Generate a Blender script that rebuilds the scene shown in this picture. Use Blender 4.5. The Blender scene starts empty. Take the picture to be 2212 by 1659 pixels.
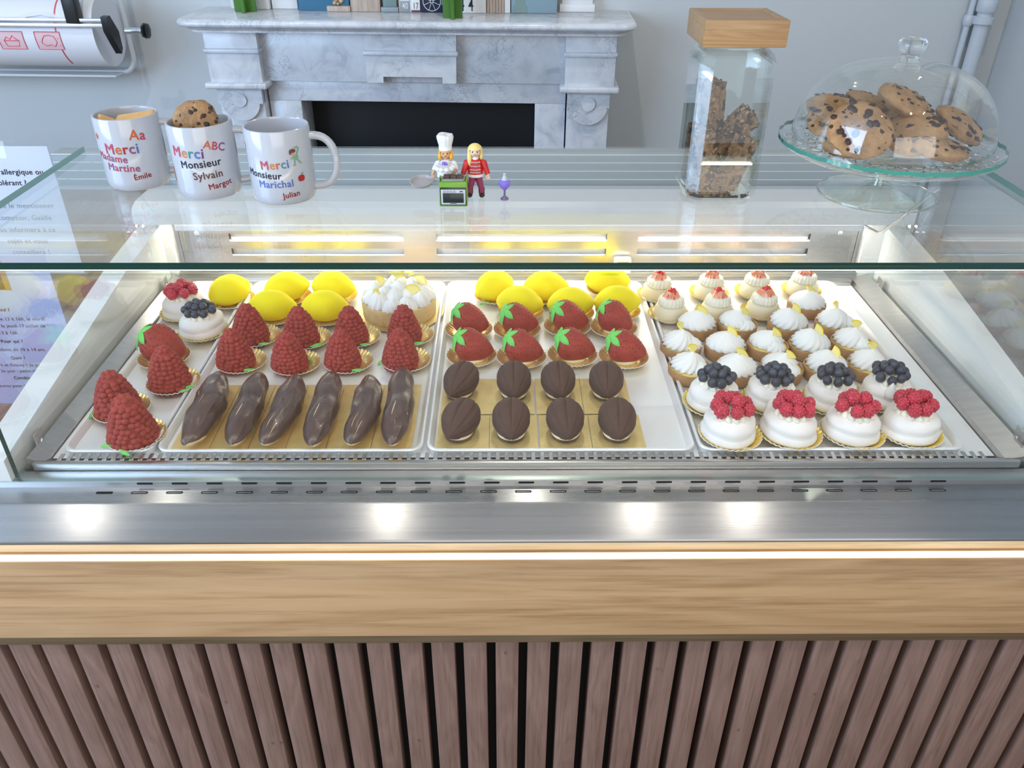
import bpy, bmesh, math, random
from mathutils import Vector, Matrix, noise as mnoise
PI = math.pi
random.seed(7)
sc = bpy.context.scene
COL = sc.collection

# ------------------------------------------------------------------ camera
F, PITCH, YAW, ROLL, CZ = 1759.25, .562525, .012877, -.005155, 1.53
def cam_axes():
    cy, sy, cp, sp = math.cos(YAW), math.sin(YAW), math.cos(PITCH), math.sin(PITCH)
    f = Vector((sy*cp, cy*cp, -sp)); r = Vector((cy, -sy, 0)); d = f.cross(r)
    c, s = math.cos(ROLL), math.sin(ROLL)
    return c*r + s*d, -s*r + c*d, f
RX, DX, FX = cam_axes()
CAM = Vector((0, 0, CZ))
cam = bpy.data.cameras.new('camera'); camo = bpy.data.objects.new('camera', cam); COL.objects.link(camo)
cam.sensor_fit = 'HORIZONTAL'; cam.sensor_width = 36; cam.lens = F/2212*36
cam.clip_start = .02; cam.clip_end = 60
m = Matrix((RX, -DX, -FX)).transposed().to_4x4(); m.translation = CAM
camo.matrix_world = m
sc.camera = camo
def at(px, py, x=None, y=None, z=None):
    """point of the view ray through a photo pixel on the plane x=, y= or z="""
    d = (px-1106)*RX + (py-829.5)*DX + F*FX
    if x is not None: t = (x-CAM.x)/d.x
    elif y is not None: t = (y-CAM.y)/d.y
    else: t = (z-CAM.z)/d.z
    return CAM + t*d

# ------------------------------------------------------------------ world, lights, exposure
vs = sc.view_settings
vs.view_transform = 'Standard'; vs.look = 'None'; vs.gamma = 1; vs.use_curve_mapping = False
vs.exposure = 0.56
sc.cycles.use_denoising = True
sc.cycles.transparent_max_bounces = 40
sc.cycles.max_bounces = 12
sc.cycles.glossy_bounces = 6
sc.cycles.transmission_bounces = 12
sc.cycles.sample_clamp_indirect = 6
w = bpy.data.worlds.new('world'); sc.world = w; w.use_nodes = True
w.node_tree.nodes['Background'].inputs[0].default_value = (.88, .93, 1, 1)
w.node_tree.nodes['Background'].inputs[1].default_value = .45
def area(name, loc, target, sx, sy, power, color):
    l = bpy.data.lights.new(name, 'AREA'); l.shape = 'RECTANGLE'; l.size = sx; l.size_y = sy
    l.energy = power; l.color = color
    o = bpy.data.objects.new(name, l); COL.objects.link(o); o.location = loc
    o.rotation_euler = (Vector(target)-Vector(loc)).to_track_quat('-Z', 'Y').to_euler()
    return o
area('daylight_window', (-3.1, -.3, 1.9), (-.2, 1.8, 1.0), 2.2, 1.9, 78, (.48, .70, 1))
area('shop_window', (.8, -3.2, 2.0), (.2, 1.4, .9), 3.5, 1.8, 33, (1, .96, .92))
def spot(name, loc, tgt, power, size=.012, cone=110, color=(1, .93, .82)):
    l = bpy.data.lights.new(name, 'SPOT'); l.energy = power; l.color = color; l.spot_size = math.radians(cone)
    l.spot_blend = .6; l.shadow_soft_size = size
    o = bpy.data.objects.new(name, l); COL.objects.link(o); o.location = loc
    o.rotation_euler = (Vector(tgt)-Vector(loc)).to_track_quat('-Z', 'Y').to_euler()
SPOTS = [(-1.46, .1, 2.62), (-.40, .1, 2.62), (.48, .1, 2.62), (.84, .15, 2.62), (-1.3, 2.1, 2.62), (.1, 2.1, 2.62), (1.2, 2.1, 2.62)]
for sxx, syy, szz in SPOTS:
    spot('ceiling_spot', (sxx, syy, szz), (sxx, syy+.25, 0), 7 if syy < 1 else 15)

# ------------------------------------------------------------------ materials
def nodes(m):
    m.use_nodes = True
    nt = m.node_tree; return nt, nt.nodes['Principled BSDF'], nt.nodes['Material Output']
def nn(nt, t, **k):
    n = nt.nodes.new(t)
    for a, b in k.items():
        if a in n.inputs.keys() if False else False: pass
        setattr(n, a, b)
    return n
def coords(nt, scale=(1, 1, 1), rot=(0, 0, 0)):
    tc = nt.nodes.new('ShaderNodeTexCoord'); mp = nt.nodes.new('ShaderNodeMapping')
    mp.inputs['Scale'].default_value = scale; mp.inputs['Rotation'].default_value = rot
    nt.links.new(tc.outputs['Object'], mp.inputs[0]); return mp.outputs[0]
def ramp(nt, src, stops):
    r = nt.nodes.new('ShaderNodeValToRGB'); e = r.color_ramp.elements
    while len(e) > 1: e.remove(e[-1])
    e[0].position = stops[0][0]; e[0].color = (*stops[0][1], 1)
    for p, c in stops[1:]:
        q = e.new(p); q.color = (*c, 1)
    nt.links.new(src, r.inputs[0]); return r.outputs[0]
def noise(nt, vec, scale, detail=4, rough=.55, dist=0):
    n = nt.nodes.new('ShaderNodeTexNoise'); n.inputs['Scale'].default_value = scale
    n.inputs['Detail'].default_value = detail; n.inputs['Roughness'].default_value = rough
    n.inputs['Distortion'].default_value = dist
    nt.links.new(vec, n.inputs['Vector']); return n.outputs['Fac']
def bump(nt, b, h, strength, dist=.002):
    n = nt.nodes.new('ShaderNodeBump'); n.inputs['Strength'].default_value = strength
    n.inputs['Distance'].default_value = dist
    nt.links.new(h, n.inputs['Height']); nt.links.new(n.outputs[0], b.inputs['Normal'])
MATS = {}
def mat(name, col, rough=.5, metal=0, var=0, vscale=60, bmp=0, bscale=200, bdist=.001, coat=0, sss=0, sheen=0, spec=None, emit=0, bdetail=3):
    m = bpy.data.materials.new(name); nt, b, out = nodes(m)
    b.inputs['Base Color'].default_value = (*col, 1); b.inputs['Roughness'].default_value = rough
    b.inputs['Metallic'].default_value = metal
    if spec is not None: b.inputs['Specular IOR Level'].default_value = spec
    if coat: b.inputs['Coat Weight'].default_value = coat; b.inputs['Coat Roughness'].default_value = .08
    if sheen: b.inputs['Sheen Weight'].default_value = sheen; b.inputs['Sheen Tint'].default_value = (*[min(1, c*1.5+.15) for c in col], 1)
    if sss:
        b.inputs['Subsurface Weight'].default_value = sss; b.inputs['Subsurface Scale'].default_value = .006
        b.inputs['Subsurface Radius'].default_value = (1, .7, .5)
    if emit:
        b.inputs['Emission Color'].default_value = (*col, 1); b.inputs['Emission Strength'].default_value = emit
    v = coords(nt)
    n = noise(nt, v, vscale)
    lo = tuple(max(0, c*(1-var)) for c in col); hi = tuple(min(1, c*(1+var)) for c in col)
    nt.links.new(ramp(nt, n, [(.3, lo), (.7, hi)]), b.inputs['Base Color'])
    if bmp: bump(nt, b, noise(nt, v, bscale, bdetail), bmp, bdist)
    MATS[name] = m; return m
def steel(name, col, rough, aniso=0, tangent=(0, .6, 1), scale=(2, 300, 300), bs=.05):
    m = bpy.data.materials.new(name); nt, b, out = nodes(m)
    b.inputs['Metallic'].default_value = 1; v = coords(nt, scale)
    n = noise(nt, v, 1, 3)
    nt.links.new(ramp(nt, n, [(.3, tuple(c*.93 for c in col)), (.7, tuple(min(1, c*1.06) for c in col))]), b.inputs['Base Color'])
    r = nt.nodes.new('ShaderNodeMapRange'); r.inputs['To Min'].default_value = rough*.85; r.inputs['To Max'].default_value = rough*1.2
    nt.links.new(n, r.inputs[0]); nt.links.new(r.outputs[0], b.inputs['Roughness'])
    if aniso:
        b.inputs['Anisotropic'].default_value = aniso
        c = nt.nodes.new('ShaderNodeCombineXYZ')
        for i in range(3): c.inputs[i].default_value = tangent[i]
        nt.links.new(c.outputs[0], b.inputs['Tangent'])
    if bs: bump(nt, b, n, bs, .0004)
    MATS[name] = m; return m
def wood(name, c0, c1, c2, scale=(2.2, 14, 14), rough=.45, grain=(6, 260, 260), seed=0, bs=.08, coat=0, knots=False):
    m = bpy.data.materials.new(name); nt, b, out = nodes(m)
    b.inputs['Roughness'].default_value = rough
    if coat: b.inputs['Coat Weight'].default_value = coat
    tc = nt.nodes.new('ShaderNodeTexCoord')
    oi = nt.nodes.new('ShaderNodeObjectInfo')
    ml = nt.nodes.new('ShaderNodeMath'); ml.operation = 'MULTIPLY'; ml.inputs[1].default_value = 37.0
    nt.links.new(oi.outputs['Random'], ml.inputs[0])
    cb = nt.nodes.new('ShaderNodeCombineXYZ'); [nt.links.new(ml.outputs[0], cb.inputs[i]) for i in range(3)]
    ad = nt.nodes.new('ShaderNodeVectorMath'); ad.operation = 'ADD'
    nt.links.new(tc.outputs['Object'], ad.inputs[0]); nt.links.new(cb.outputs[0], ad.inputs[1])
    def mp(s):
        q = nt.nodes.new('ShaderNodeMapping'); q.inputs['Scale'].default_value = s
        q.inputs['Location'].default_value = (seed, seed*.7, seed*.3)
        nt.links.new(ad.outputs[0], q.inputs[0]); return q.outputs[0]
    big = noise(nt, mp(scale), 1.0, 3, .5, 1.2)
    mx = nt.nodes.new('ShaderNodeMath'); mx.operation = 'MULTIPLY'; mx.inputs[1].default_value = 9
    nt.links.new(big, mx.inputs[0])
    fr = nt.nodes.new('ShaderNodeMath'); fr.operation = 'PINGPONG'; fr.inputs[1].default_value = 1
    nt.links.new(mx.outputs[0], fr.inputs[0])
    base = ramp(nt, fr.outputs[0], [(0, c1), (.55, c0), (1, c2)])
    g = noise(nt, mp(grain), 1.0, 4, .7, .3)
    gr = ramp(nt, g, [(.34, (.62, .55, .48)), (.52, (1, 1, 1))])
    mm = nt.nodes.new('ShaderNodeMix'); mm.data_type = 'RGBA'; mm.blend_type = 'MULTIPLY'; mm.inputs['Factor'].default_value = .6
    nt.links.new(base, mm.inputs['A']); nt.links.new(gr, mm.inputs['B'])
    nt.links.new(mm.outputs['Result'], b.inputs['Base Color'])
    if bs: bump(nt, b, g, bs, .0008)
    MATS[name] = m; return m
def glasspane(name, tint=(.985, .995, .99), ior=1.5, rough=0.0):
    """thin clear glass: straight-through transparency with Fresnel reflection"""
    m = bpy.data.materials.new(name); nt, b, out = nodes(m); nt.nodes.remove(b)
    g = nt.nodes.new('ShaderNodeNewGeometry'); fr = nt.nodes.new('ShaderNodeFresnel')
    mr = nt.nodes.new('ShaderNodeMapRange'); mr.inputs['To Min'].default_value = ior; mr.inputs['To Max'].default_value = 1/ior
    nt.links.new(g.outputs['Backfacing'], mr.inputs[0]); nt.links.new(mr.outputs[0], fr.inputs['IOR'])
    t = nt.nodes.new('ShaderNodeBsdfTransparent'); t.inputs[0].default_value = (*tint, 1)
    gl = nt.nodes.new('ShaderNodeBsdfGlossy'); gl.inputs['Roughness'].default_value = rough
    gl.inputs['Color'].default_value = (1, 1, 1, 1)
    mx = nt.nodes.new('ShaderNodeMixShader')
    nt.links.new(fr.outputs[0], mx.inputs[0]); nt.links.new(t.outputs[0], mx.inputs[1]); nt.links.new(gl.outputs[0], mx.inputs[2])
    nt.links.new(mx.outputs[0], out.inputs[0]); MATS[name] = m; return m
def glass(name, col=(1, 1, 1), rough=0, ior=1.5, bmp=0, bscale=60):
    m = bpy.data.materials.new(name); nt, b, out = nodes(m)
    b.inputs['Base Color'].default_value = (*col, 1); b.inputs['Roughness'].default_value = rough
    b.inputs['Transmission Weight'].default_value = 1; b.inputs['IOR'].default_value = ior
    if bmp: bump(nt, b, noise(nt, coords(nt), bscale, 2), bmp, .002)
    MATS[name] = m; return m
def emission(name, col, s):
    m = bpy.data.materials.new(name); nt, b, out = nodes(m); nt.nodes.remove(b)
    e = nt.nodes.new('ShaderNodeEmission'); e.inputs[0].default_value = (*col, 1); e.inputs[1].default_value = s
    nt.links.new(e.outputs[0], out.inputs[0]); MATS[name] = m; return m
def marble():
    m = bpy.data.materials.new('marble'); nt, b, out = nodes(m)
    b.inputs['Roughness'].default_value = .22; v = coords(nt)
    a = noise(nt, v, 9, 6, .65, 1.5)
    base = ramp(nt, a, [(.30, (.50, .53, .58)), (.5, (.68, .70, .74)), (.7, (.75, .77, .80))])
    c = noise(nt, v, 11, 7, .7, 2.2)
    sb = nt.nodes.new('ShaderNodeMath'); sb.operation = 'SUBTRACT'; sb.inputs[1].default_value = .5; nt.links.new(c, sb.inputs[0])
    ab = nt.nodes.new('ShaderNodeMath'); ab.operation = 'ABSOLUTE'; nt.links.new(sb.outputs[0], ab.inputs[0])
    msk = noise(nt, v, 6, 3)
    vein = ramp(nt, ab.outputs[0], [(0, (1, 1, 1)), (.016, (0, 0, 0))])
    mk = ramp(nt, msk, [(.50, (0, 0, 0)), (.62, (1, 1, 1))])
    mu = nt.nodes.new('ShaderNodeMath'); mu.operation = 'MULTIPLY'; nt.links.new(vein, mu.inputs[0]); nt.links.new(mk, mu.inputs[1])
    mm = nt.nodes.new('ShaderNodeMix'); mm.data_type = 'RGBA'; nt.links.new(mu.outputs[0], mm.inputs['Factor'])
    nt.links.new(base, mm.inputs['A']); mm.inputs['B'].default_value = (.25, .29, .34, 1)
    nt.links.new(mm.outputs['Result'], b.inputs['Base Color']); MATS['marble'] = m
def spotted(name, base, spots, scale, thr, rough=.8, bmp=.3, var=(.85, 1.1), bscale=90):
    """two-tone crumbly food surface"""
    m = bpy.data.materials.new(name); nt, b, out = nodes(m); b.inputs['Roughness'].default_value = rough
    v = coords(nt); n = noise(nt, v, bscale, 5, .6)
    bs = ramp(nt, n, [(.3, tuple(c*var[0] for c in base)), (.7, tuple(min(1, c*var[1]) for c in base))])
    s = noise(nt, v, scale, 2, .5)
    f = ramp(nt, s, [(thr, (0, 0, 0)), (thr+.03, (1, 1, 1))])
    mm = nt.nodes.new('ShaderNodeMix'); mm.data_type = 'RGBA'; nt.links.new(f, mm.inputs['Factor'])
    nt.links.new(bs, mm.inputs['A']); mm.inputs['B'].default_value = (*spots, 1)
    nt.links.new(mm.outputs['Result'], b.inputs['Base Color']); bump(nt, b, n, bmp, .002); MATS[name] = m; return m

steel('steel', (.56, .55, .54), .30, bs=0, scale=(1, 120, 120))
steel('steel_nose', (.40, .40, .40), .27, .97, (0, -.766, -.643), bs=0, scale=(1, 120, 120))
steel('steel_dark', (.38, .38, .38), .3)
mat('tray_steel', (.86, .87, .89), .40, .30, var=.02, vscale=30)
steel('chrome', (.8, .8, .8), .08, bs=0)
mat('black', (.008, .008, .009), .5)
mat('black_gap', (.006, .005, .005), .9)
mat('white_panel', (.86, .86, .85), .35)
mat('white_slab', (.70, .71, .71), .30)
mat('grey_rail', (.28, .31, .31), .45)
mat('rail_line', (.75, .78, .78), .3)
mat('wall_paint', (.58, .61, .62), .85, var=.015, vscale=3, bmp=.25, bscale=350, bdist=.0006)
mat('floor_wood_base', (.30, .20, .13), .5)
wood('floor_wood', (.25, .165, .10), (.20, .125, .075), (.29, .20, .125), (12, 1.5, 12), grain=(150, 5, 150))
wood('oak_fascia', (.60, .38, .195), (.53, .325, .16), (.64, .415, .22), (1.1, 9, 9), .42, grain=(4, 120, 120), bs=.06)
wood('shade_knot_wood', (.17, .12, .065), (.15, .10, .05), (.20, .14, .08), (1.1, 9, 9), .6, grain=(4, 120, 120)); wood('recess_wood', (.62, .50, .34), (.58, .46, .30), (.66, .54, .38), (1.1, 9, 9), .6, grain=(4, 120, 120))  # trim wood darkened to paint the fascia's shadow; slat knots share it
wood('slat_wood', (.25, .155, .125), (.225, .137, .108), (.28, .175, .14), (18, 18, 2.5), .5, grain=(230, 230, 7))
wood('bamboo', (.43, .26, .12), (.38, .22, .095), (.47, .29, .14), (3, 60, 60), .35, grain=(8, 500, 500))
wood('beige_wood', (.55, .44, .36), (.48, .38, .31), (.60, .49, .40), (30, 30, 3), .6, grain=(200, 200, 8))
marble()
glasspane('pane'); glasspane('side_pane', ior=1.85); glasspane('shell_glass', (.985, .992, .988), ior=1.6); glasspane('foot_glass', (.90, .95, .93), ior=2.0); glasspane('jar_glass', (.965, .985, .975), ior=1.8)
mat('glass_edge', (.004, .045, .035), .12, spec=.8)
mat('glass_edge_lit', (.05, .26, .21), .12, spec=.8); glasspane('glass_edge_clear', (.80, .92, .89))  # brighter edge copy paints the light caught by the side edges
glass('clear_glass', (.97, .99, .98)); glass('pressed_glass', (.95, .985, .97), bmp=.6, bscale=140)
emission('led_warm', (1, .90, .72), 2.4); emission('led_case', (1, .92, .76), 40); emission('led_front', (1, .94, .82), 15); emission('lamp', (1, .94, .84), 4)
mat('gold_paper', (.95, .72, .32), .26, .7, var=.1, bmp=.25, bscale=500)
mat('gold_yellow', (.86, .66, .16), .34, .65, var=.1, bmp=.2, bscale=500)
mat('gold_board', (.76, .58, .25), .36, .5, var=.08, bmp=.5, bscale=420)
mat('white_paper', (.82, .82, .84), .7)
mat('lemon_velvet', (1.0, .84, .001), .75, var=.02, bmp=.15, bscale=900, sheen=.2)
mat('lemon_flesh', (.95, .82, .28), .4, sss=.2)
mat('lemon_curd', (.90, .74, .22), .2, sss=.1)
mat('lemon_rind', (.90, .70, .02), .4)
mat('raspberry_velvet', (.33, .040, .030), .8, var=.12, vscale=90, bmp=.2, bscale=1500, sheen=.35)
mat('strawberry_velvet', (.34, .036, .022), .62, var=.2, vscale=60, bmp=.15, bscale=1200, sheen=.2)
mat('strawberry_seed', (.20, .012, .008), .6)
mat('green_icing', (.16, .60, .11), .55, var=.08)
mat('chocolate_glaze', (.085, .050, .044), .30, var=.15, vscale=40, bmp=.5, bscale=110, bdist=.002, coat=.15, bdetail=5)
mat('choux', (.80, .60, .30), .7, var=.15, bmp=.3, bscale=200)
mat('cocoa_velvet', (.078, .040, .030), .85, var=.1, bmp=.35, bscale=1100, sheen=.25)
mat('mousse', (.87, .78, .55), .5, sss=.1)
mat('vanilla_cream', (.90, .82, .60), .45, sss=.15)
mat('piped_cream', (.92, .88, .74), .45, sss=.15)
mat('meringue', (.93, .92, .905), .5, sss=.1)
mat('pavlova_shell', (.90, .87, .85), .55, bmp=.06, bscale=300)
spotted('tart_crust', (.44, .24, .10), (.60, .38, .19), 900, .62, .75, .35)
spotted('tart_crust_pale', (.74, .53, .25), (.85, .68, .40), 900, .62, .75, .35)
mat('raspberry_fruit', (.56, .025, .06), .30, var=.2, vscale=150, coat=.3, sss=.15)
mat('blueberry_skin', (.042, .050, .074), .38, var=.4, vscale=45)
mat('strawberry_flesh', (.90, .30, .16), .2, var=.25, vscale=120, coat=.5)
mat('strawberry_skin', (.70, .02, .015), .18, coat=.6)
mat('strawberry_core', (.95, .60, .42), .3)
mat('cookie_dough', (.43, .245, .115), .8, var=.28, vscale=55, bmp=.9, bscale=130, bdist=.004, bdetail=8)
mat('chocolate_chip', (.045, .02, .014), .4, bmp=.3)
mat('butter_biscuit', (.78, .45, .17), .7, var=.12, bmp=.2)
spotted('granola', (.26, .135, .06), (.05, .02, .012), 75, .55, .6, 1.0, (.4, 1.5), 170)
mat('oat', (.36, .23, .12), .8, var=.2)
mat('ceramic', (.51, .53, .58), .12, coat=.5)
mat('ink_red', (.42, .02, .02), .5); mat('ink_pink', (.50, .06, .10), .5); mat('ink_orange', (.58, .12, .04), .5)
mat('ink_tan', (.55, .24, .09), .5); mat('ink_navy', (.008, .012, .035), .5); mat('ink_blue', (.09, .17, .50), .5)
mat('ink_teal', (.04, .26, .30), .5); mat('ink_purple', (.13, .04, .22), .5); mat('ink_mauve', (.28, .07, .18), .5)
mat('ink_brown', (.13, .05, .045), .5); mat('ink_green', (.20, .38, .27), .5); mat('ink_skin', (.66, .36, .26), .5)
mat('ink_grey', (.12, .13, .17), .6); mat('ink_darkred', (.28, .01, .012), .5)
mat('toy_white', (.84, .85, .86), .3); mat('toy_skin', (.72, .42, .27), .4); mat('toy_skin_pale', (.85, .60, .48), .4)
mat('toy_orange_hair', (.90, .48, .05), .35); mat('toy_blond_hair', (.90, .72, .25), .35); mat('toy_red', (.62, .02, .02), .35)
mat('toy_magenta', (.33, .05, .12), .4); mat('toy_boot', (.04, .025, .022), .3); mat('toy_green', (.17, .38, .03), .3)
mat('toy_grey', (.42, .40, .41), .35); mat('toy_purple', (.28, .20, .75), .25); mat('toy_dusk', (.20, .15, .30), .3)
mat('toy_dark', (.02, .03, .03), .2); mat('toy_silver', (.55, .60, .64), .35)
mat('wax_paper', (.82, .82, .86), .6); mat('paper_red', (.75, .10, .12), .6); mat('paper_pink', (.80, .55, .58), .6)
mat('painted_metal', (.74, .77, .80), .4); mat('aluminium', (.7, .72, .75), .3, .9); mat('black_plastic', (.015, .015, .017), .35)
mat('book_blue', (.045, .17, .29), .5); mat('book_white', (.80, .80, .80), .5); mat('book_slate', (.25, .36, .42), .5)
mat('book_grey', (.30, .34, .38), .5); mat('book_navy', (.012, .018, .05), .5); mat('decor_green', (.07, .20, .025), .45)
mat('sage', (.20, .29, .28), .5); mat('popcorn', (.60, .40, .22), .6, var=.4, vscale=200)
mat('pipe_paint', (.55, .60, .66), .4)
mat('sign_paper', (.80, .82, .92), .6); mat('sign_lilac', (.55, .58, .85), .6)
mat('lcd', (.35, .38, .35), .3)
glasspane('acrylic', (.97, .98, .985))

# ------------------------------------------------------------------ mesh tools
def link(name, me, parent=None, loc=(0, 0, 0), rot=(0, 0, 0), scale=(1, 1, 1)):
    o = bpy.data.objects.new(name, me); COL.objects.link(o)
    o.location = loc; o.rotation_euler = rot; o.scale = scale
    if parent: o.parent = parent
    return o
def empty(name, loc=(0, 0, 0), rz=0):
    o = bpy.data.objects.new(name, None); COL.objects.link(o); o.location = loc; o.rotation_euler = (0, 0, rz)
    o.empty_display_size = .02; return o
def tag(o, label=None, cat=None, group=None, kind=None):
    if label: o['label'] = label
    if cat: o['category'] = cat
    if group: o['group'] = group
    if kind: o['kind'] = kind
    return o
class MB:
    def __init__(s): s.bm = bmesh.new(); s.mi = 0
    def _add(s, verts, faces):
        vs_ = [s.bm.verts.new(v) for v in verts]; out = []
        for f in faces:
            try:
                q = s.bm.faces.new([vs_[i] for i in f]); q.material_index = s.mi; out.append(q)
            except ValueError: pass
        return vs_, out
    def box(s, x0, x1, y0, y1, z0, z1, bev=0, seg=2):
        vs_, fs = s._add([(x, y, z) for x in (x0, x1) for y in (y0, y1) for z in (z0, z1)],
                 [(0, 1, 3, 2), (4, 6, 7, 5), (0, 4, 5, 1), (2, 3, 7, 6), (0, 2, 6, 4), (1, 5, 7, 3)])
        if bev:
            es = list({e for f in fs for e in f.edges})
            r = bmesh.ops.bevel(s.bm, geom=es, offset=bev, segments=seg, affect='EDGES', profile=.5)
            for f in r['faces']: f.material_index = s.mi
        return s
    def lathe(s, prof, seg=32, c=(0, 0, 0), fn=None, close=True):
        vv = []
        for i, (r, z) in enumerate(prof):
            for k in range(seg):
                a = 2*PI*k/seg
                rr, zz = (fn(r, z, a, i) if fn else (r, z))
                vv.append((c[0]+rr*math.cos(a), c[1]+rr*math.sin(a), c[2]+zz))
        ff = []
        for i in range(len(prof)-1):
            for k in range(seg):
                k2 = (k+1) % seg
                ff.append((i*seg+k, i*seg+k2, (i+1)*seg+k2, (i+1)*seg+k))
        if close:
            ff.append(tuple(range(seg-1, -1, -1))); n = (len(prof)-1)*seg
            ff.append(tuple(n+k for k in range(seg)))
        s._add(vv, ff); return s
    def prism(s, poly, z0, z1, plane='xy'):
        n = len(poly)
        f3 = {'xy': lambda a, b, c: (a, b, c), 'xz': lambda a, b, c: (a, c, b), 'yz': lambda a, b, c: (c, a, b)}[plane]
        vv = [f3(a, b, z0) for a, b in poly]+[f3(a, b, z1) for a, b in poly]
        ff = [tuple(range(n-1, -1, -1)), tuple(range(n, 2*n))]+[(i, (i+1) % n, n+(i+1) % n, n+i) for i in range(n)]
        s._add(vv, ff); return s
    def tube(s, pts, r, seg=10, cap=True):
        pts = [Vector(p) for p in pts]; rs = r if isinstance(r, (list, tuple)) else [r]*len(pts)
        vv = []; up = None
        for i, p in enumerate(pts):
            t = (pts[min(i+1, len(pts)-1)]-pts[max(i-1, 0)]).normalized()
            if up is None: up = Vector((0, 0, 1)) if abs(t.z) < .9 else Vector((1, 0, 0))
            a = t.cross(up).normalized(); b = a.cross(t).normalized(); up = b
            for k in range(seg):
                th = 2*PI*k/seg; vv.append(p+rs[i]*(math.cos(th)*a+math.sin(th)*b))
        ff = [(i*seg+k, i*seg+(k+1) % seg, (i+1)*seg+(k+1) % seg, (i+1)*seg+k) for i in range(len(pts)-1) for k in range(seg)]
        if cap: ff += [tuple(range(seg-1, -1, -1)), tuple((len(pts)-1)*seg+k for k in range(seg))]
        s._add(vv, ff); return s
    def ball(s, c, r, sub=2, sc_=(1, 1, 1), rot=None, nz=0, nf=40, seed=0):
        mtx = Matrix.Translation(c)
        if rot: mtx = mtx @ rot.to_4x4()
        mtx = mtx @ Matrix.Diagonal((r*sc_[0], r*sc_[1], r*sc_[2], 1))
        g = bmesh.ops.create_icosphere(s.bm, subdivisions=sub, radius=1)
        for v in g['verts']:
            if nz:
                v.co *= 1+nz*mnoise.noise(v.co*nf+Vector((seed, seed, seed)))
            v.co = mtx @ v.co
        for f in {f for v in g['verts'] for f in v.link_faces}: f.material_index = s.mi
        return s
    def xf(s, M):
        for v in s.bm.verts: v.co = M @ v.co
        return s
    def mesh(s, name, mats, smooth=True, recalc=True):
        if recalc: bmesh.ops.recalc_face_normals(s.bm, faces=s.bm.faces)
        me = bpy.data.meshes.new(name); s.bm.to_mesh(me); s.bm.free()
        for m_ in (mats if isinstance(mats, (list, tuple)) else [mats]): me.materials.append(MATS[m_])
        if smooth:
            me.shade_smooth()
            try:
                if mats not in ('meringue', 'pavlova_shell', 'piped_cream'): me.set_sharp_from_angle(angle=math.radians(40))
            except Exception: pass
        return me
    def build(s, name, mats, parent=None, smooth=True, loc=(0, 0, 0), rot=(0, 0, 0), recalc=True):
        return link(name, s.mesh(name, mats, smooth, recalc), parent, loc, rot)
def struct(name, mb, m_):
    o = mb.build(name, m_); o['kind'] = 'structure'; return o
def copy_tree(o, parent=None):
    c = o.copy(); COL.objects.link(c); c.parent = parent
    for ch in list(o.children): copy_tree(ch, c)
    return c
class Kind:
    """a thing built once with its parts; every further one is a copy"""
    def __init__(s, fn): s.fn = fn; s.first = None
    def put(s, loc, rz=0, label=None, cat=None, group=None, scale=1, tilt=(0, 0)):
        if s.first is None: o = s.first = s.fn()
        else:
            o = copy_tree(s.first)
            for k in ('label', 'category', 'group'):
                if k in o: del o[k]
        o.location = loc; o.rotation_euler = (tilt[0], tilt[1], rz)
        o.scale = (scale,)*3 if not isinstance(scale, tuple) else scale
        tag(o, label, cat, group); return o
ORD = ['first', 'second', 'third', 'fourth', 'fifth', 'sixth', 'seventh', 'eighth']

def text_mesh(txt, size, mats, off=.0, ext=.0, align='CENTER'):
    cu = bpy.data.curves.new('lettering', 'FONT'); cu.body = txt; cu.size = size; cu.offset = off; cu.extrude = ext
    cu.align_x = align; cu.resolution_u = 3; cu.space_character = 1.06
    for m_ in mats: cu.materials.append(MATS[m_])
    if len(mats) > 1:
        for i, c in enumerate(cu.body_format): c.material_index = i % len(mats)
    o = bpy.data.objects.new('t', cu); COL.objects.link(o)
    dg = bpy.context.evaluated_depsgraph_get(); dg.update()
    me = bpy.data.meshes.new_from_object(o.evaluated_get(dg)); bpy.data.objects.remove(o)
    if len(me.materials) == 0:
        for m_ in mats: me.materials.append(MATS[m_])
    return me
def fat(me, d):
    """thicken flat lettering by overprinting it slightly shifted"""
    bm = bmesh.new(); bm.from_mesh(me); src = bm.faces[:]
    for k in range(6):
        a = PI*k/3; g = bmesh.ops.duplicate(bm, geom=src)
        for v in [q for q in g['geom'] if isinstance(q, bmesh.types.BMVert)]: v.co += Vector((d*math.cos(a), d*math.sin(a), 0))
    bm.to_mesh(me); bm.free(); return me
def bend_text(me, R, phi, z, rot=0, dx=0, dy=0):
    """wrap flat lettering round an upright cylinder; phi measured from the -Y side"""
    bm = bmesh.new(); bm.from_mesh(me)
    bmesh.ops.triangulate(bm, faces=bm.faces)
    c, s = math.cos(rot), math.sin(rot)
    for v in bm.verts:
        x, y = v.co.x*c-v.co.y*s+dx, v.co.x*s+v.co.y*c+dy
        a = phi+x/R; v.co = Vector((R*math.sin(a), -R*math.cos(a), z+y))
    bm.to_mesh(me); bm.free(); return me

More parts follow.
